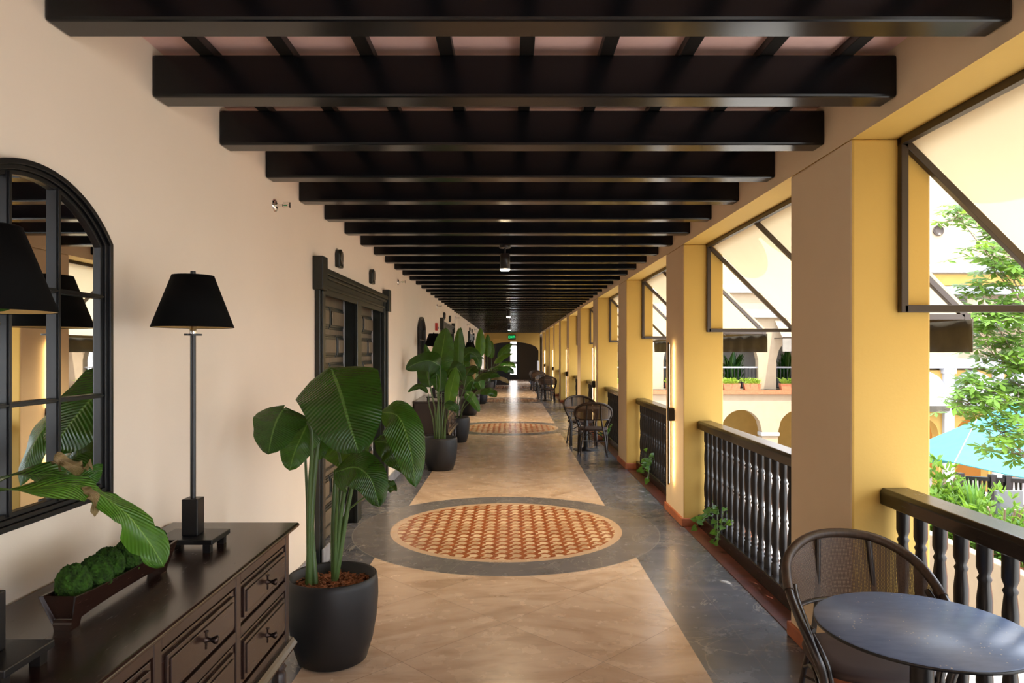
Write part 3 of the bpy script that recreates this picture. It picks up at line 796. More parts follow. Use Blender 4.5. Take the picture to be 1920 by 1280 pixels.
def mulch_mb():
    mb = MB().lathe([(.0, .405), (.10, .412), (.20, .405), (.231, .40)], 24, cap=False)
    for k in range(420):
        a = mul_rnd.uniform(0, 2*PI); r = .222*math.sqrt(mul_rnd.random()); L = mul_rnd.uniform(.012, .035); w_ = mul_rnd.uniform(.003, .008)
        R_ = Matrix.Translation((r*math.cos(a), r*math.sin(a), .413+mul_rnd.uniform(0, .012))) @ Euler((mul_rnd.uniform(-.5, .5), mul_rnd.uniform(-.5, .5), mul_rnd.uniform(0, 6.3))).to_matrix().to_4x4()
        if r+L > .232: continue
        mb.box((-L, -w_, -.002), (L, w_, .003), M_=R_)
    return mb
POT = MB().lathe(potprof, 40, cap=False).obj('pot', M['pot']); MUL = mulch_mb().obj('mulch', M['mulch'])
pot_me, mul_me = POT.data, MUL.data; bpy.data.objects.remove(POT); bpy.data.objects.remove(MUL)
def plant_root(x, y, lb, s=1.0):
    r = empty('potted_plant', (x, y, 0), lb, 'plant', 'large-leaved plants in black pots')
    for nm, me in (('pot', pot_me), ('mulch', mul_me)):
        o = bpy.data.objects.new(nm, me); C.objects.link(o); o.parent = r; o.scale = (s, s, s)
    return r
def stem_leaf(r, base, joint, blade, width, nrm, mat='leaf', prof='ovate', fold=.18, seed=0, sr=.012, **kw):
    """all in world space; converted to the root's space"""
    o = Vector(r.location); L = lambda P: [Vector(p)-o for p in P]
    XMIN[0] = XL+.012-o.x
    mid = Vector(base).lerp(Vector(joint), .5); mid.z += .04; mid = mid.lerp(Vector((base[0], base[1], mid.z)), .35)
    st = catmull(L([base, mid, joint, blade[0]]), 14)
    MB().tube(st, [sr*(1.25-.75*k/14) for k in range(15)], 8).obj('stem', M['stem'], r)
    leaf_mb(L(blade), width, nrm, fold, prof, seed=seed, **kw).obj('leaf', M[mat], r)
# plant one, placed leaf by leaf
p1 = plant_root(-1.0, 3.92, 'potted plant with broad drooping leaves beside the foreground dresser')
bA, bB = Vector((-1.13, 3.90, .40)), Vector((-1.00, 3.96, .40))
cam_dir = Vector((0, -1, .35))
stem_leaf(p1, bA, at(600, 800, 3.98), [at(622, 692, 3.92), at(638, 735, 3.76), at(655, 795, 3.64), at(674, 850, 3.58)], .50, (.1, -1, .55), 'leaf', 'broad', .10, 1, .017)
stem_leaf(p1, bA, at(582, 800, 3.86), [at(532, 766, 3.82), at(520, 785, 3.76), at(510, 815, 3.71), at(503, 852, 3.68)], .34, (-.1, -1, .6), 'leaf', 'broad', .10, 2)
stem_leaf(p1, bA, at(572, 830, 3.95), [at(576, 795, 3.95), at(568, 812, 3.92), at(552, 848, 3.88), at(543, 882, 3.86)], .24, (.3, -1, .2), 'leaf_mid', 'broad', .12, 3, .009)
stem_leaf(p1, bB, at(668, 838, 3.95), [at(712, 772, 3.95), at(748, 782, 3.86), at(770, 845, 3.78), at(779, 914, 3.74)], .22, (.35, -1, .35), 'leaf_mid', 'ovate', .16, 4)
stem_leaf(p1, bB, at(660, 870, 4.0), [at(700, 826, 4.02), at(732, 832, 4.0), at(755, 858, 3.98), at(768, 892, 3.96)], .20, (.3, -.9, .6), 'leaf', 'ovate', .2, 5, .009)
stem_leaf(p1, bB, at(632, 930, 3.88), [at(630, 884, 3.86), at(668, 876, 3.78), at(696, 900, 3.72), at(712, 950, 3.69)], .27, (.1, -1, .7), 'leaf', 'broad', .12, 6, .010)
stem_leaf(p1, bB, at(640, 880, 4.05), [at(622, 800, 4.08), at(640, 820, 4.08), at(655, 850, 4.08), at(668, 890, 4.08)], .30, (.1, -1, .3), 'leaf_mid', 'ovate', .1, 7, .012)
stem_leaf(p1, bA, at(590, 860, 4.02), [at(588, 775, 4.05), at(590, 800, 4.04), at(597, 830, 4.03), at(600, 862, 4.03)], .18, (0, -1, .2), 'leaf_mid', 'ovate', .1, 8, .010)
stem_leaf(p1, bB, at(650, 960, 3.98), [at(720, 906, 3.95), at(728, 908, 3.93), at(736, 914, 3.92), at(742, 920, 3.9)], .07, (.1, -1, .6), 'leaf', 'ovate', .1, 9, .007)
for k, (q, j) in enumerate(((bA, (604, 730)), (bB, (628, 880)), (bB, (690, 770)), (bA+Vector((.03, .03, 0)), (585, 880)))):
    tip = at(j[0], j[1], 4.0); MB().tube([p-Vector(p1.location) for p in catmull([q, q.lerp(tip, .5)+Vector((-.01, 0, 0)), tip], 10)], [.019-.0012*a for a in range(11)], 8).obj('stem', M['stem'], p1)

# generic plants
def generic_plant(x, y, lb, leaves, seed, s=1.0):
    r = plant_root(x, y, lb, s); rnd = random.Random(seed)
    for (az, lean, pet, bl, wd, droop, mat) in leaves:
        a = math.radians(az); out = Vector((math.cos(a), math.sin(a), 0))
        base = Vector((x, y, .40*s))+out*rnd.uniform(.02, .09)
        ln = math.radians(lean)
        joint = base+(Vector((0, 0, 1))*math.cos(ln)+out*math.sin(ln))*pet
        P = [joint]; ang = ln; p = joint.copy(); stp = bl/4
        for k in range(4):
            ang += math.radians(droop)/4
            p = p+(Vector((0, 0, 1))*math.cos(ang)+out*math.sin(ang))*stp; P.append(p.copy())
        sidev = Vector((rnd.uniform(-.15, .15), -1, 0)) if abs(math.sin(a)) < .8 else Vector((.8, -.6, 0))
        nrm = Vector((out.x*-.6, out.y*-.6, .7))*(1 if droop > 40 else .35)+Vector((.25, -1, .1))*(.8 if droop <= 40 else .35)
        for q in P:
            if q.x < XL+.05: q.x = XL+.05+rnd.uniform(0, .02)
        stem_leaf(r, base, base.lerp(joint, .7), P, wd, nrm, mat, 'ovate', .15, rnd.randint(0, 999), .010)
    return r
# (azimuth, lean, petiole, blade, width, droop, material)
def px_plant(x, y, lb, leaves):
    r = plant_root(x, y, lb)
    for k, (bx, pts, w_, mt, pf) in enumerate(leaves):
        P = [at(q[0], q[1], y+(q[2] if len(q) > 2 else 0)) for q in pts]
        for q in P: q.x = max(q.x, XL+.04)
        base = Vector((x+bx, y+.03*(k % 3-1), .40)); jt = P[0].lerp(base, .25); jt.x = jt.x*.5+P[0].x*.5
        stem_leaf(r, base, jt, P, w_, (.1*(k % 3-1), -1, .35), mt, pf, .14, 300+k+int(y), .010)
    return r
px_plant(-1.035, 10.25, 'potted plant with tall upright leaves in front of the second dresser',
    [(-.02, [(822, 702, .1), (827, 672, .1), (832, 640, .1), (836, 614, .1)], .34, 'leaf_mid', 'ovate'), (-.06, [(826, 686, -.1), (806, 676, -.2), (782, 680, -.2), (760, 692, -.2)], .36, 'leaf', 'broad'),
     (-.04, [(803, 684), (801, 700), (803, 714), (806, 726)], .34, 'leaf', 'broad'), (.05, [(841, 760, -.1), (845, 735, -.1), (851, 708, -.1), (855, 687, -.1)], .20, 'leaf_lit', 'ovate'),
     (.07, [(834, 757, -.15), (846, 760, -.2), (854, 766, -.2), (857, 774, -.2)], .16, 'leaf', 'broad'), (-.08, [(803, 737), (790, 724), (776, 727), (765, 735)], .09, 'leaf', 'ovate'),
     (.02, [(838, 705, .2), (846, 692, .2), (860, 694, .2), (868, 714, .2)], .32, 'leaf', 'broad'), (-.05, [(804, 678, .1), (801, 662, .1), (797, 645, .1)], .10, 'leaf_mid', 'ovate'),
     (.0, [(818, 700), (822, 706), (824, 722), (822, 735)], .30, 'leaf_mid', 'broad'), (.03, [(828, 735, .1), (826, 720, .1), (820, 708, .1)], .16, 'leaf', 'ovate')])
generic_plant(-1.04, 13.42, 'potted plant just past the second dresser, its pot half hidden',
    [(80, 3, 1.0, .80, .22, 4, 'leaf_mid'), (10, 20, .8, .6, .32, 95, 'leaf'), (60, 20, .9, .6, .3, 85, 'leaf'), (200, 16, .9, .6, .3, 90, 'leaf'), (340, 28, .6, .55, .3, 110, 'leaf_mid'), (270, 16, .7, .5, .3, 100, 'leaf')], 12)
px_plant(-1.14, 19.1, 'potted plant with browning leaves after the second doorway',
    [(-.03, [(863, 674), (862, 655), (862, 634), (864, 613)], .24, 'leaf_mid', 'ovate'), (.0, [(868, 672, -.2), (880, 661, -.2), (893, 668, -.2), (901, 690, -.2)], .42, 'leaf', 'broad'),
     (.02, [(884, 672, -.3), (887, 684, -.3), (888, 698, -.3), (890, 712, -.3)], .15, 'leaf_dry', 'ovate'), (.05, [(872, 728, -.2), (884, 713, -.3), (897, 716, -.3), (904, 735, -.3)], .50, 'leaf', 'broad'),
     (.06, [(874, 735, -.3), (884, 746, -.4), (893, 760, -.4), (899, 772, -.4)], .30, 'leaf_mid', 'broad'), (-.06, [(862, 690), (852, 680), (846, 690), (843, 706)], .34, 'leaf', 'broad'),
     (.03, [(870, 700), (880, 694), (890, 704), (894, 722)], .34, 'leaf', 'broad'), (-.02, [(858, 716), (852, 706), (846, 716), (845, 732)], .30, 'leaf', 'broad'), (.04, [(866, 690), (872, 684), (876, 700), (877, 716)], .36, 'leaf_mid', 'broad'),
     (0, [(868, 664, .2), (867, 650, .2), (866, 636, .2), (866, 622, .2)], .15, 'leaf', 'ovate')])
generic_plant(-1.02, 23.4, 'potted plant with pale-edged leaves past the third dresser',
    [(90, 2, 1.15, 1.0, .34, 4, 'leaf_lit'), (20, 24, 1.0, .8, .36, 60, 'leaf_lit'), (0, 30, .8, .8, .34, 110, 'leaf'), (330, 26, .8, .8, .3, 115, 'leaf_mid'), (200, 18, 1.0, .7, .34, 80, 'leaf_lit'), (300, 20, .6, .6, .3, 110, 'leaf'), (350, 38, .5, .7, .26, 100, 'leaf_dry'), (250, 12, .7, .6, .3, 100, 'leaf')], 14)
generic_plant(-.98, 29.5, 'potted plant past the third doorway, second farthest from the camera',
    [(90, 4, 1.1, 1.0, .34, 5, 'leaf_mid'), (10, 22, 1.1, .9, .36, 30, 'leaf_mid'), (0, 30, .8, .8, .34, 100, 'leaf_mid'), (330, 26, .8, .8, .3, 115, 'leaf'), (200, 18, 1.0, .7, .34, 80, 'leaf_mid'), (300, 20, .6, .6, .3, 110, 'leaf')], 15)
generic_plant(-.95, 34.0, 'farthest potted plant, beside the open black door leaf',
    [(90, 4, 1.0, .9, .34, 5, 'leaf_mid'), (10, 22, 1.0, .8, .36, 40, 'leaf'), (0, 30, .8, .8, .34, 100, 'leaf_mid'), (330, 26, .8, .8, .3, 115, 'leaf'), (200, 18, 1.0, .7, .34, 80, 'leaf_mid')], 16)
# plant whose leaf reaches in from the left edge
p0 = plant_root(-1.26, .55, 'potted plant at the left edge whose torn green leaf arches over the dresser')
b0 = Vector((-1.22, .58, .40))
stem_leaf(p0, b0, Vector((-1.22, .95, 1.30)), [at(-330, 900, 1.25), at(-120, 902, 1.55), at(20, 918, 1.80), at(140, 908, 1.98), at(222, 950, 2.08), at(272, 1005, 2.13), at(308, 1062, 2.16)], .115, (.10, -.62, 1), 'leaf_lit', 'strap', .08, 21, .011,
    n=60, m=13, wav=.012, tear=[(1, .55, .03, .5), (1, .72, .05, .35), (-1, .60, .05, .55), (-1, .83, .03, .3), (1, .9, .04, .25)])
stem_leaf(p0, b0, Vector((-1.26, 1.0, 1.35)), [at(-300, 900, 1.4), at(-100, 900, 1.7), at(0, 893, 1.86), at(90, 888, 2.0), at(140, 893, 2.05), at(192, 881, 2.12)], .13, (-.1, -.85, 1), 'leaf_mid', 'ovate', .10, 22, .010, n=50, m=13, wav=.022, tear=[(1, .7, .03, .4), (-1, .8, .03, .4), (1, .86, .02, .3)])
dry = Vector(p0.location)
leaf_mb([p-dry for p in (at(150, 915, 1.99), at(172, 930, 1.99), at(178, 968, 2.0))], .03, (0, -1, .2), .2, seed=5).obj('dry_tip', M['leaf_dry'], p0)
leaf_mb([p-dry for p in (at(95, 868, 1.97), at(112, 862, 1.98), at(150, 876, 2.0), at(172, 868, 2.02))], .035, (0, -1, .6), .3, wav=.03, seed=6).obj('dry_edge', M['leaf_dry'], p0)
stem_leaf(p0, b0, Vector((-1.28, .5, 1.2)), [Vector((-1.28, .5, 1.35)), Vector((-1.30, .62, 1.7)), Vector((-1.32, .85, 1.95)), at(12, 582, 1.72)], .28, (.8, -.5, .3), 'leaf_mid', 'ovate', .12, 23)

# ------------------------------------------------------------------ cafe tables and chairs
def cafe_table(loc, lb, mat='table'):
    r = empty('cafe_table', loc, lb, 'table', 'round cafe tables by the openings')
    MB().lathe([(.0, .728), (.350, .728), (.355, .732), (.355, .738), (.352, .742), (0, .742)], 64, cap=False).obj('tabletop', M[mat], r)
    MB().lathe([(.3555, .7275), (.3565, .7275), (.3565, .738), (.3555, .738)], 64, cap=False).lathe([(.09, .715), (.09, .728)], 20).obj('rim', M['black_metal'], r)
    MB().lathe([(.038, .02), (.038, .72)], 24).obj('column', M['black_metal'], r)
    MB().lathe([(0, 0), (.215, 0), (.22, .006), (.21, .014), (.06, .03), (.04, .05), (0, .05)], 40, cap=False).obj('base', M['black_metal'], r)
    return r
def cafe_chair(loc, lb, rz=0):
    """local front = -Y"""
    r = empty('rattan_armchair', loc, lb, 'chair', 'dark rattan armchairs at the cafe tables', rz=rz)
    # seat
    mb = MB(); prof = []
    ring = []
    for k in range(40):
        t = 2*PI*k/40; cx, sy = math.cos(t), math.sin(t)
        ring.append((.235*math.copysign(abs(cx)**.7, cx), .225*math.copysign(abs(sy)**.7, sy)))
    vs = [(a, c, .425) for a, c in ring]+[(a*1.02, c*1.02, .440) for a, c in ring]+[(a*.98, c*.98, .455) for a, c in ring]+[(a*.6, c*.6, .452) for a, c in ring]+[(0, 0, .448)]
    fs = [tuple(range(40))[::-1]]
    for q in range(3):
        for k in range(40): fs.append((q*40+k, q*40+(k+1) % 40, (q+1)*40+(k+1) % 40, (q+1)*40+k))
    for k in range(40): fs.append((120+k, 120+(k+1) % 40, 160))
    mb.add(vs, fs, True).obj('seat', M['seatpad'], r)
    # hoop: from front leg foot up over the arm, round the back
    def hoop(off=0.0, dz=0.0):
        P = []
        half = [(-.245, -.235, 0), (-.240, -.225, .22), (-.232, -.205, .42), (-.262, -.19, .52), (-.300+off, -.10, .635+dz), (-.305+off, .04, .72+dz), (-.265+off, .18, .805+dz), (-.15, .275-off, .868+dz), (0, .305-off, .885+dz)]
        return catmull(half+[(-a, c, z) for a, c, z in half[:-1][::-1]], 80)
    H = hoop()
    MB().tube(H, .0175, 10).obj('hoop_frame', M['rattan'], r)
    H2 = hoop(.03, -.03)
    MB().tube(H2[8:27], .013, 8).obj('inner_arm', M['rattan'], r); MB().tube(H2[54:73], .013, 8).obj('inner_arm', M['rattan'], r)
    MB().tube(H[24:57], .021, 10).obj('wrapped_top', M['cane'], r)
    # woven back between the hoop and a lower rail
    vs = []; uvs = []; fs = []; idx = range(18, 63); cnt = 0
    for i in idx:
        p = H[i]; s_ = (i-18)/44
        low = Vector((p.x*.86, p.y*.80-.01, .59+.015*math.cos(PI*(s_-.5))))
        if low.z > p.z: low.z = p.z-.005
        for k in range(9):
            q = p.lerp(low, k/8); vs.append(q); uvs.append((s_*1.0, k/8*.42*(p.z-low.z)/.29))
        cnt += 1
    for i in range(cnt-1):
        for k in range(8): a = i*9+k; fs.append((a, a+9, a+10, a+1))
    MB().add(vs, fs, True, uvs).obj('woven_back', M['weave'], r)
    MB().tube([vs[i*9+8] for i in range(cnt)], .010, 8).obj('back_rail', M['rattan'], r)
    for sx in (-1, 1):
        MB().tube(catmull([(sx*.22, .27, 0), (sx*.185, .215, .30), (sx*.155, .20, .45), (sx*.125, .235, .62), (sx*.11, .275, .86)], 20), .013, 8).obj('rear_leg', M['rattan'], r)
        MB().tube(catmull([(sx*.215, -.215, .01), (sx*.212, -.205, .25), (sx*.20, -.18, .42), (sx*.235, -.15, .53), (sx*.275, -.05, .62)], 16), .012, 8).obj('front_leg', M['rattan'], r)
        MB().tube(catmull([(sx*.225, -.215, .30), (sx*.215, 0, .38), (sx*.19, .205, .30)], 12), .008, 6).obj('side_stretcher', M['rattan'], r)
    MB().tube(catmull([(-.225, -.215, .30), (0, -.215, .40), (.225, -.215, .30)], 12), .008, 6).tube(catmull([(-.19, .21, .30), (0, .21, .40), (.19, .21, .30)], 12), .008, 6).tube([(-.22, -.2, .2), (.19, .2, .26)], .007, 6).tube([(.22, -.2, .2), (-.19, .2, .26)], .007, 6).obj('cross_stretchers', M['rattan'], r)
    return r
t0 = cafe_table((1.47, 2.50, 0), 'round grey speckled cafe table in the bottom right corner')
c0 = cafe_chair((1.49, 2.93, 0), 'dark rattan armchair tucked behind the nearest speckled table', rz=-.12)
for (x, y, lt, ln, lf) in ((1.32, 12.35, 'round cafe table between the chairs midway down the corridor', 'rattan armchair with its back to us at the midway table', 'rattan armchair on the far side of the midway table'),
                          (1.22, 24.9, 'cafe table of the third set, by the eighth pillar', 'rattan armchair turned away from us at the third table', 'rattan armchair on the far side of the third table'),
                          (1.15, 31.2, 'cafe table nearest the corridor end', 'rattan armchair on the near side of the last table', 'rattan armchair on the far side of the last table')):
    t = copy_tree(t0, (x, y, 0), lt)
    for ch in ALLKIDS(t):
        if ch.name.startswith('tabletop'): ch.data = ch.data.copy(); ch.data.materials[0] = M['tabletan']
    a = copy_tree(c0, (x+.06, y-.62, 0), ln); a.rotation_euler.z = PI-.08
    a = copy_tree(c0, (x-.02, y+.62, 0), lf); a.rotation_euler.z = .1

# ------------------------------------------------------------------ pothos vines at the railing foot
def heart_leaf(mb, p, dirv, up, s):
    dirv = dirv.normalized(); sd_ = dirv.cross(up).normalized(); n_ = sd_.cross(dirv)
    o = [(0, 0), (-.38, -.16), (-.52, .15), (-.38, .52), (0, 1.05), (.38, .52), (.52, .15), (.38, -.16)]
    vs = [p+dirv*.35*s-n_*.10*s]+[p+sd_*a*s+dirv*b_*s for a, b_ in o]
    mb.add(vs, [(0, i, i % 8+1) for i in range(1, 9)], True, [(.5, .5)]+[(.5+a*.8, max(0, b_)) for a, b_ in o])
def pothos(y, n, lb, seed, mat='leaf_lit'):
    rnd = random.Random(seed); r = empty('trailing_plant', (XR+.30, y, .08), lb, 'plant', 'trailing plants at the foot of the balustrades')
    pb = MB().box((.035, -.30, -.06), (.17, .30, .08)); pb.obj('planter', M['terracotta'], r, bevel=.008)
    V = MB(); L = MB()
    for k in range(n):
        y0 = rnd.uniform(-.25, .25); P = [Vector((.08, y0, .08)), Vector((.0, y0+rnd.uniform(-.1, .1), .14+rnd.random()*.22)), Vector((-.11, y0+rnd.uniform(-.2, .2), .10+rnd.random()*.2)), Vector((-.18-rnd.random()*.08, y0+rnd.uniform(-.35, .35), -.03+rnd.random()*.12))]
        c_ = catmull(P, 12); V.tube(c_, .003, 5)
        for q in range(2, 13, 2):
            d = Vector((rnd.uniform(-1, -.1), rnd.uniform(-1, 1), rnd.uniform(-.6, .3)))
            heart_leaf(L, c_[q], d, Vector((-.4, -.8, .6)), rnd.uniform(.04, .075))
    V.obj('vines', M['stem'], r); L.obj('leaves', M[mat], r)
for y, n, lb in ((6.45, 9, 'heart-leaved vine trailing at the foot of the balustrade before the second pillar'), (9.55, 8, 'heart-leaved vine at the balustrade foot before the third pillar'),
                 (13.2, 7, 'green vine behind the midway cafe chairs at the balustrade foot'), (20.1, 6, 'small green vine at the balustrade foot before the sixth pillar')):
    pothos(y, n, lb, int(y*10))

# ------------------------------------------------------------------ courtyard
GZ = -3.1
struct(MB().box((XR+TH+.12, -30, GZ-.2), (60, 60, GZ)), 'ground', M['paving'])
rb = MB().box((8.0, 3, GZ), (8.2, 16.0, -1.76)).box((8.0, 15.8, GZ), (14, 16.0, -1.76)).obj('planter_wall', M['ext_cream'], bevel=.02)
tag(rb, 'long low cream garden wall seen through the nearest balustrade', 'wall')
tag(MB().box((8.201, 3, GZ), (14, 15.799, -1.9)).obj('garden_bed', M['mulch']), 'planted garden bed behind the low cream wall', 'garden bed', kind='stuff')

# facade B, the arcade at the courtyard end
BY = 32.0
def pxx(px, d): return (px-VX)*d/F
def pzz(py, d): return CH-(py-VY)*d/F
fb = MB()
ap = 2.62; ops = []; x = pxx(1444, BY)      # pier centre
piers = [x-k*ap for k in range(-2, 4)]
lower = [(p_+.36, p_+ap-.36, GZ, -1.95, -.92) for p_ in piers]
slice_wall(fb, 3.2, 17.6, GZ, -.02, BY, BY+.5, [o for o in lower if o[0] > 3.2], 16)
upper = [(p_+.42, p_+ap-.42, 0, 1.35, 2.3) for p_ in piers]
slice_wall(fb, 3.2, 17.6, 0, 7.5, BY+.35, BY+.75, [o for o in upper if o[0] > 3.2], 16)
bld = empty('arcade_building', (0, 0, 0), 'cream two-storey arcade building closing the far end of the courtyard', 'building')
fb.obj('wall', M['ext_cream'], bld)
MB().box((3.2, BY-.12, -.20), (17.6, BY+.35, -.02)).obj('ledge', M['terracotta'], bld)
MB().box((3.2, BY+3, GZ), (17.6, BY+3.1, -.3)).obj('lower_back_wall', M['ext_yellow'], bld)
MB().box((3.2, BY+2.6, -.02), (17.6, BY+2.7, 3.0)).obj('gallery_back_wall', M['ext_white'], bld)
MB().box((3.2, BY+.35, -.1), (17.6, BY+2.7, -.02)).box((3.2, BY+.75, 2.9), (17.6, BY+2.7, 3.0)).obj('gallery_slabs', M['ext_cream'], bld)
for z in (4.45, 3.3): MB().box((3.2, BY+.15, z), (17.6, BY+.35, z+.38)).obj('cornice', M['ext_white'], bld, bevel=.04)
for p_ in piers:
    if p_ > 3.3: MB().box((p_-.42, BY-.06, -2.12), (p_+.42, BY+.5, -1.95)).obj('capital', M['ext_white'], bld, bevel=.03)
# its balustrades, planters, awnings and gallery plants
rl0 = pl0 = gp0 = None
def bush(name, loc, lb, rad, n, leafs, mat, seed, group=None, cat='shrub', stems=True, spiky=False):
    rnd = random.Random(seed); r = empty(name, loc, lb, cat, group)
    L = MB(); S = MB()
    for k in range(n):
        d = Vector((rnd.gauss(0, 1), rnd.gauss(0, 1), abs(rnd.gauss(0, 1)))).normalized(); q = rnd.random()**.5
        p = Vector((d.x*rad[0]*q, d.y*rad[1]*q, d.z*rad[2]*q))
        if name == 'garden_shrub': p.x = max(p.x, 8.4-loc[0]); p.y = min(p.y, 15.6-loc[1])
        if spiky:
            p = Vector((rnd.uniform(-.1, .1)*rad[0], rnd.uniform(-.1, .1)*rad[1], 0)); e_ = Vector((d.x*rad[0], d.y*rad[1], (.3+d.z*.7)*rad[2]))
            mid = p.lerp(e_, .6)+Vector((0, 0, .15*rad[2])); w_ = leafs
            sd_ = Vector((-d.y, d.x, 0)).normalized()*w_
            L.add([p-sd_*.4, p+sd_*.4, mid+sd_, e_, mid-sd_], [(0, 1, 2, 4), (4, 2, 3)], False, [(.4, 0), (.6, 0), (.7, .5), (.5, 1), (.3, .5)])
        else:
            u = (d+Vector((rnd.uniform(-.6, .6), rnd.uniform(-.6, .6), rnd.uniform(-.5, .5)))).normalized()
            for j in range(4):
                a = rnd.uniform(0, 6.28); dd = (u+Vector((math.cos(a), math.sin(a), rnd.uniform(-.4, .4)))*.8).normalized(); s_ = leafs*rnd.uniform(.7, 1.3)
                sd_ = dd.cross(Vector((rnd.uniform(-1, 1), rnd.uniform(-1, 1), 1))).normalized()*s_*.2
                L.add([p, p+dd*s_*.5+sd_, p+dd*s_, p+dd*s_*.5-sd_], [(0, 1, 2, 3)], False, [(.5, 0), (1, .5), (.5, 1), (0, .5)])
    if stems:
        for k in range(6):
            a = rnd.uniform(0, 6.28); S.tube([(0, 0, -.02), (rad[0]*.3*math.cos(a), rad[1]*.3*math.sin(a), rad[2]*.35), (rad[0]*.6*math.cos(a), rad[1]*.6*math.sin(a), rad[2]*.7)], min(.02, leafs*.15), 5)
        S.obj('stems', M['bark'] if not spiky else M['stem'], r)
    L.obj('foliage', M[mat], r); return r
nop = 0
for o in upper:
    if o[0] <= 3.2: continue
    nop += 1; xa, xb = o[0], o[1]; pos = 'arcade opening %s from the left' % ORD[nop-1]
    pos = ORD[len([u for u in upper if u[0] > 3.2 and u[0] < xa])] + ' far arcade opening from the left' if False else pos
    r = empty('far_railing', (xa, BY+.5, 0), 'black metal balustrade across the far arcade, %s' % pos.replace('arcade ', ''), 'railing', 'balustrades of the far arcade')
    MB().box((0, -.04, .98), (xb-xa, .04, 1.05)).obj('handrail', M['greystone'], r); MB().box((0, -.03, .05), (xb-xa, .03, .10)).obj('bottom_rail', M['black_metal'], r)
    bo = None
    for k in range(11):
        if bo is None: bo = MB().lathe([(.02, .10), (.034, .3), (.02, .55), (.03, .75), (.02, .98)], 6).obj('baluster', M['black_metal'], r)
        else: bo = bo.copy(); C.objects.link(bo); bo.parent = r
        bo.location = ((xb-xa)*(k+.5)/11, 0, 0)
    for j in range(2):
        pr = empty('flower_box', (xa+.45+j*.95, BY+.10, -.02), 'terracotta box of lime green plants on the far ledge, %s one of the %s pair' % (('left', 'right')[j], ORD[nop-1]), 'planter', 'planter boxes on the far ledge')
        MB().prism([(-.34, 0), (.34, 0), (.40, .30), (-.40, .30)], 'Y', -.14, .14).obj('box', M['terracotta'], pr, bevel=.01)
        rnd = random.Random(nop*7+j); L = MB()
        for k in range(90):
            b_ = Vector((rnd.uniform(-.32, .32), rnd.uniform(-.1, .1), .30)); e_ = b_+Vector((rnd.uniform(-.28, .28), rnd.uniform(-.25, .2), rnd.uniform(.08, .30))); sd_ = Vector((.03, .0, .015))
            L.add([b_-sd_*.5, b_+sd_*.5, b_.lerp(e_, .6)+sd_+Vector((0, 0, .04)), e_, b_.lerp(e_, .6)-sd_+Vector((0, 0, .04))], [(0, 1, 2, 4), (4, 2, 3)])
        L.obj('foliage', M['lime'], pr)
    gp = bush('gallery_plant', ((xa+xb)/2+.1, BY+1.6, -.02), 'tall leafy plant inside the far arcade, behind the %s balustrade' % ORD[nop-1], (.9, .5, 2.0), 26, .16, 'leaf', 60+nop, 'plants inside the far arcade', 'plant', spiky=True)
    if nop in (1, 2, 3):
        pa = empty('arcade_awning', ((xa+xb)/2, BY+.30, 0), 'olive canvas awning over the far arcade, above the %s balustrade' % ORD[nop-1], 'awning', 'awnings of the far arcade')
        hw_ = (xb-xa)/2+.1
        MB().add([(-hw_, 0, 3.2), (hw_, 0, 3.2), (hw_, -.95, 2.35), (-hw_, -.95, 2.35)], [(0, 1, 2, 3)]).obj('canvas', M['ext_cream'], pa).modifiers.new('t', 'SOLIDIFY').thickness = .01
        MB().box((-hw_, -.97, 1.75), (hw_, -.95, 2.35)).obj('valance', M['grey_canvas'], pa)
        MB().bar((-hw_, 0, 2.35), (-hw_, -.95, 2.35), .05).bar((hw_, 0, 2.35), (hw_, -.95, 2.35), .05).bar((-hw_, -.95, 2.37), (hw_, -.95, 2.37), .05).obj('frame', M['frame_metal'], pa)

# facade A, the nearer wing on the right
AY = 24.0
wg = empty('courtyard_wing', (0, 0, 0), 'sunlit cream and yellow wing with white cornices right of the nearest pillar', 'building')
fa = MB(); ax0 = 12.4; ax1 = 24.0
arch = []
pc = pxx(1776, AY)
for k in range(-2, 5):
    arch.append((pc+.28+k*1.70, pc+1.42+k*1.70, GZ, -1.15, -.55))
slice_wall(fa, ax0, ax1, GZ, 1.1, AY, AY+.4, [a for a in arch if a[0] > ax0 and a[1] < ax1], 14)
fa.obj('lower_wall', M['ext_yellow'], wg)
MB().box((ax0, AY+.05, 1.3), (ax1, AY+.45, pzz(560, AY))).box((ax0, AY+.3, 1.0), (ax1, AY+.45, 4.2)).box((ax0, AY+.02, 4.3), (ax1, AY+.5, 9.5)).obj('upper_wall', M['ext_cream'], wg)
MB().box((ax0, AY+3, GZ), (ax1, AY+3.1, 0)).obj('inner_wall', M['ext_orange'], wg)
for z0, z1, dd in ((pzz(690, AY), pzz(672, AY), .22), (pzz(552, AY), pzz(538, AY), .16), (pzz(512, AY), pzz(498, AY), .3)):
    MB().box((ax0, AY-dd, z0), (ax1, AY+.1, z1)).box((ax0, AY-dd-.08, z1-.08), (ax1, AY, z1)).obj('cornice', M['white_paint'], wg, bevel=.02)
MB().box((ax0, AY-.02, pzz(535, AY)), (ax1, AY+.02, pzz(514, AY))).obj('frieze', M['ext_yellow'], wg)
for k in range(-1, 5):
    c_ = pc+k*1.70
    if c_-.2 > ax0: MB().box((c_-.17, AY-.14, GZ), (c_+.17, AY+.1, pzz(690, AY))).box((c_-.22, AY-.18, pzz(700, AY)), (c_+.22, AY+.1, pzz(690, AY))).obj('pilaster', M['white_paint'], wg, bevel=.01)
oc = MB().lathe([(.0, -.02), (.17, -.02), (.19, .03), (.16, .03), (.155, 0), (0, 0)], 28, cap=False).obj('round_vent', M['frame_metal'], wg)
oc.location = at(1759, 432, AY); oc.rotation_euler = (PI/2, 0, 0)
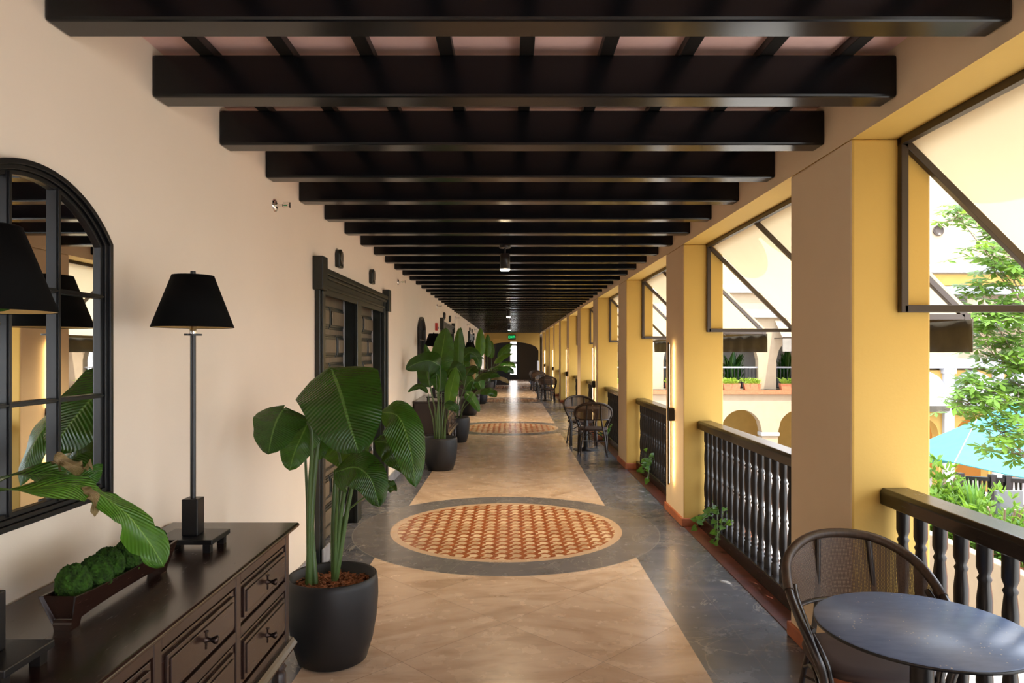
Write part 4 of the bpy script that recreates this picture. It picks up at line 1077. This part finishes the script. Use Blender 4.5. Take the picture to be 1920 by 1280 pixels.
vn = MB(); q0, q1 = at(1792, 574, AY-.02), at(1812, 555, AY-.02); vn.box((q0.x, AY-.04, q0.z), (q1.x, AY+.06, q1.z))
for k in range(6): z = q0.z+(q1.z-q0.z)*(k+.5)/6; vn.box((q0.x, AY-.08, z-.01), (q1.x, AY-.04, z+.015))
vn.obj('louvre', M['frame_metal'], wg)
# small balcony
bc = empty('white_balcony', (pxx(1865, AY), AY-.6, pzz(606, AY)), 'white balcony railing high on the sunlit wing behind the tree', 'balcony')
MB().box((-1.0, -.5, -.12), (1.2, .6, 0)).obj('slab', M['white_paint'], bc); MB().box((-1.0, -.5, .5), (1.2, -.4, .58)).obj('handrail', M['white_paint'], bc)
bo = None
for k in range(12):
    if bo is None: bo = MB().lathe([(.03, 0), (.05, .15), (.025, .32), (.03, .5)], 8).obj('baluster', M['white_paint'], bc)
    else: bo = bo.copy(); C.objects.link(bo); bo.parent = bc
    bo.location = (-.92+k*.18, -.45, 0)
# dome awnings
da0 = None
for k in range(-1, 5):
    cx = pc+.85+k*1.70
    if cx-.6 < ax0 or cx+.6 > ax1: continue
    lb = 'white dome awning over an arch, %s beside the white pilaster' % {-1: 'left', 0: 'right', 1: 'second to the right'}.get(k, ORD[max(k, 0)]+' to the right') 
    loc = (cx, AY, pzz(765, AY))
    if da0 is None:
        da0 = empty('dome_awning', loc, lb, 'awning', 'white dome awnings on the sunlit wing')
        D_ = MB(); R_ = .80; vs = []; fs = []
        for i in range(9):
            ph = (PI/2)*i/8
            for j in range(17):
                th = PI*j/16
                vs.append((R_*math.cos(th)*1.0, -R_*math.sin(th)*math.cos(ph)*1.0, .14+1.15*math.sin(th)*math.sin(ph) if True else 0))
        for i in range(8):
            for j in range(16): q = i*17+j; fs.append((q, q+1, q+18, q+17))
        D_.add(vs, fs, True).obj('canvas', M['white_paint'], da0)
        ribs = MB()
        for i in (2, 4, 6, 8):
            ph = (PI/2)*i/8; ribs.tube([(R_*1.005*math.cos(PI*j/16), -R_*1.005*math.sin(PI*j/16)*math.cos(ph)-.004, .14+1.16*math.sin(PI*j/16)*math.sin(ph)) for j in range(17)], .010, 5)
        ribs.obj('ribs', M['greystone'], da0)
        b_ = MB(); ring_ = [(R_*math.cos(PI*j/16), -R_*math.sin(PI*j/16)) for j in range(17)]
        b_.add([(x_, y_, .14) for x_, y_ in ring_]+[(x_, y_, -.06) for x_, y_ in ring_], [(j, j+1, j+18, j+17) for j in range(16)]).obj('band', M['dark_canvas'], da0).modifiers.new('t', 'SOLIDIFY').thickness = .01
    else: copy_tree(da0, loc, lb)

# turquoise canopy
cn = empty('turquoise_canopy', (12, 17, GZ), 'big turquoise canvas canopy in the courtyard below the tree', 'canopy')
o_ = Vector(cn.location); T = [at(1640, 868, 20), at(1830, 788, 19.5), at(2080, 672, 19), at(2080, 920, 15), at(1900, 893, 15.6), at(1790, 868, 16.8), at(1640, 838, 18.6)]
cm = MB(); vs = [p-o_ for p in T]; cm.add(vs, [(0, 1, 5, 6), (1, 4, 5), (1, 2, 3, 4)])
cm.obj('canvas', M['turquoise'], cn).modifiers.new('t', 'SOLIDIFY').thickness = .02
MB().tube([vs[1]+Vector((0, -.02, .02)), vs[5]+Vector((0, 0, .02))], .012, 6).obj('seam', M['white_paint'], cn)
for p in (vs[2], vs[3], vs[0], vs[6]): MB().tube([(p.x, p.y, 0), (p.x, p.y, p.z-.02)], .05, 8).obj('post', M['black_metal'], cn)

# tree with palmate leaf clusters
def tree(name, loc, lb):
    rnd = random.Random(5); r = empty(name, loc, lb, 'tree'); o = Vector(loc); T_ = MB(); L = MB()
    base = Vector((0, 0, 0)); top = Vector((-.15, .1, 4.2))
    T_.tube(catmull([base, Vector((.08, .05, 1.8)), top], 12), [.13-.006*k for k in range(13)], 10)
    tips = []
    clusters = [(1850, 470, 8.0), (1880, 430, 8.2), (1905, 520, 8.0), (1860, 500, 8.2), (1890, 570, 8.0), (1868, 605, 7.9), (1828, 612, 8.0), (1850, 585, 8.1), (1905, 640, 8.1), (1882, 672, 8.0), (1905, 745, 8.1), (1818, 716, 8.0),
                (1812, 757, 7.9), (1840, 752, 7.9), (1870, 735, 8.0), (1910, 720, 8.0), (1900, 780, 7.8), (1880, 810, 7.7), (1905, 850, 7.8), (1800, 410, 8.4), (1812, 395, 8.6), (1862, 648, 8.2), (1915, 590, 8.2), (1895, 480, 8.3), (1915, 680, 7.9), (1835, 540, 8.3),
                (1940, 500, 8.0), (1960, 600, 8.2), (1975, 700, 8), (1965, 800, 8), (2000, 450, 8.3), (2040, 560, 8), (2060, 660, 8.4), (2040, 760, 8), (1950, 400, 8.5), (2080, 480, 8.7), (2100, 600, 8)]
    for px, py, d in clusters:
        c_ = at(px, py, d)-o; st = top+Vector((0, 0, -1.2-rnd.random()*1.0)) if py > 560 else top+Vector((0, 0, -.3)); mid = st.lerp(c_, .5)+Vector((0, 0, .25))
        T_.tube(catmull([st, mid, c_], 8), [.020-.0022*k for k in range(9)], 6)
        for q in range(24):
            t_ = c_+Vector((rnd.gauss(0, .125), rnd.gauss(0, .18), rnd.gauss(0, .085)))
            T_.tube([c_, t_], .0025, 3, cap=False)
            nrm = Vector((rnd.uniform(-.5, .5), rnd.uniform(-.8, .1), 1)).normalized(); ax = nrm.orthogonal().normalized()
            k0 = rnd.uniform(0, 6.28)
            for k in range(6):
                a = k0+k*1.05; dd = (Matrix.Rotation(a, 3, nrm) @ ax)-nrm*rnd.uniform(0, .35); s_ = rnd.uniform(.09, .15); sd_ = nrm.cross(dd).normalized()*s_*.21
                L.add([t_, t_+dd*s_*.55+sd_, t_+dd*s_, t_+dd*s_*.55-sd_], [(0, 1, 2, 3)], False, [(.5, 0), (1, .5), (.5, 1), (0, .5)])
    T_.obj('trunk', M['bark'], r); L.obj('foliage', M['foliage'], r); return r
tree('courtyard_tree', (7.1, 8.4, GZ), 'leafy bright green tree at the right edge beyond the balustrade')
# garden plants
def garden(i, px, py, d, rad, lf, mat, lb, n=260, spiky=False):
    p = at(px, py, d); z0 = -1.9; p.x = max(p.x, 8.25+rad*.72)
    bush('garden_shrub', (p.x, p.y, z0), lb, (rad, rad, p.z-z0), n, lf, mat, 100+i, 'plants in the garden bed', spiky=spiky)
garden(0, 1783, 912, 14.3, .85, .16, 'foliage', 'yellow-green bush directly above the handrail beside the nearest pillar', 800)
garden(1, 1760, 855, 14.6, .5, .20, 'foliage', 'pale spreading plant below the left end of the turquoise canopy', 160)
garden(2, 1828, 895, 13.6, .7, .035, 'foliage2', 'spiky dark green plant in the garden bed', 60, True)
garden(3, 1880, 905, 12.6, .8, .16, 'foliage', 'tall papaya-like plant with long stalks in front of the grey gate', 130)
garden(4, 1905, 965, 12.4, .6, .16, 'foliage2', 'low bushy plant above the handrail at the right edge', 360)
garden(5, 1800, 975, 13.2, .45, .14, 'foliage', 'low bush seen between the balusters, left of the others', 200)
garden(6, 1975, 1000, 11.4, .5, .14, 'foliage2', 'low bush beyond the right edge of the balustrade', 200)
# garden fence and grey panel
gf = empty('garden_fence', (0, 0, 0), 'dark wooden fence with turned balusters behind the garden bed', 'fence')
q0 = at(1800, 895, 15.0); q1 = at(1990, 905, 14.2); zb = -1.95
for t_ in (0, .33, .48, .75, 1):
    p = q0.lerp(q1, t_); MB().box((p.x-.06, p.y-.06, zb), (p.x+.06, p.y+.06, p.z+.1)).obj('post', M['black_metal'], gf)
MB().bar(q0, q1, .08).obj('rail', M['black_metal'], gf); MB().bar((q0.x, q0.y, zb+.2), (q1.x, q1.y, zb+.2), .06).obj('rail', M['black_metal'], gf)
bo = None
for k in range(22):
    p = q0.lerp(q1, (k+.5)/22)
    if bo is None: bo = MB().lathe([(.02, 0), (.035, .3), (.018, .7), (.03, 1.1)], 8).obj('baluster', M['baluster'], gf)
    else: bo = bo.copy(); C.objects.link(bo); bo.parent = gf
    bo.location = (p.x, p.y, zb+.2); bo.scale = (1, 1, max(.3, (p.z-zb-.2)/1.1))
gp_ = at(1868, 935, 12.9)
pn = MB().box((gp_.x-.0, gp_.y, -1.95), (gp_.x+.5, gp_.y+.06, gp_.z+.15)).obj('garden_gate', m_plain('grey_board', (.11, .115, .12), .6), bevel=.01)
tag(pn, 'plain grey panel gate beside the garden fence', 'gate')
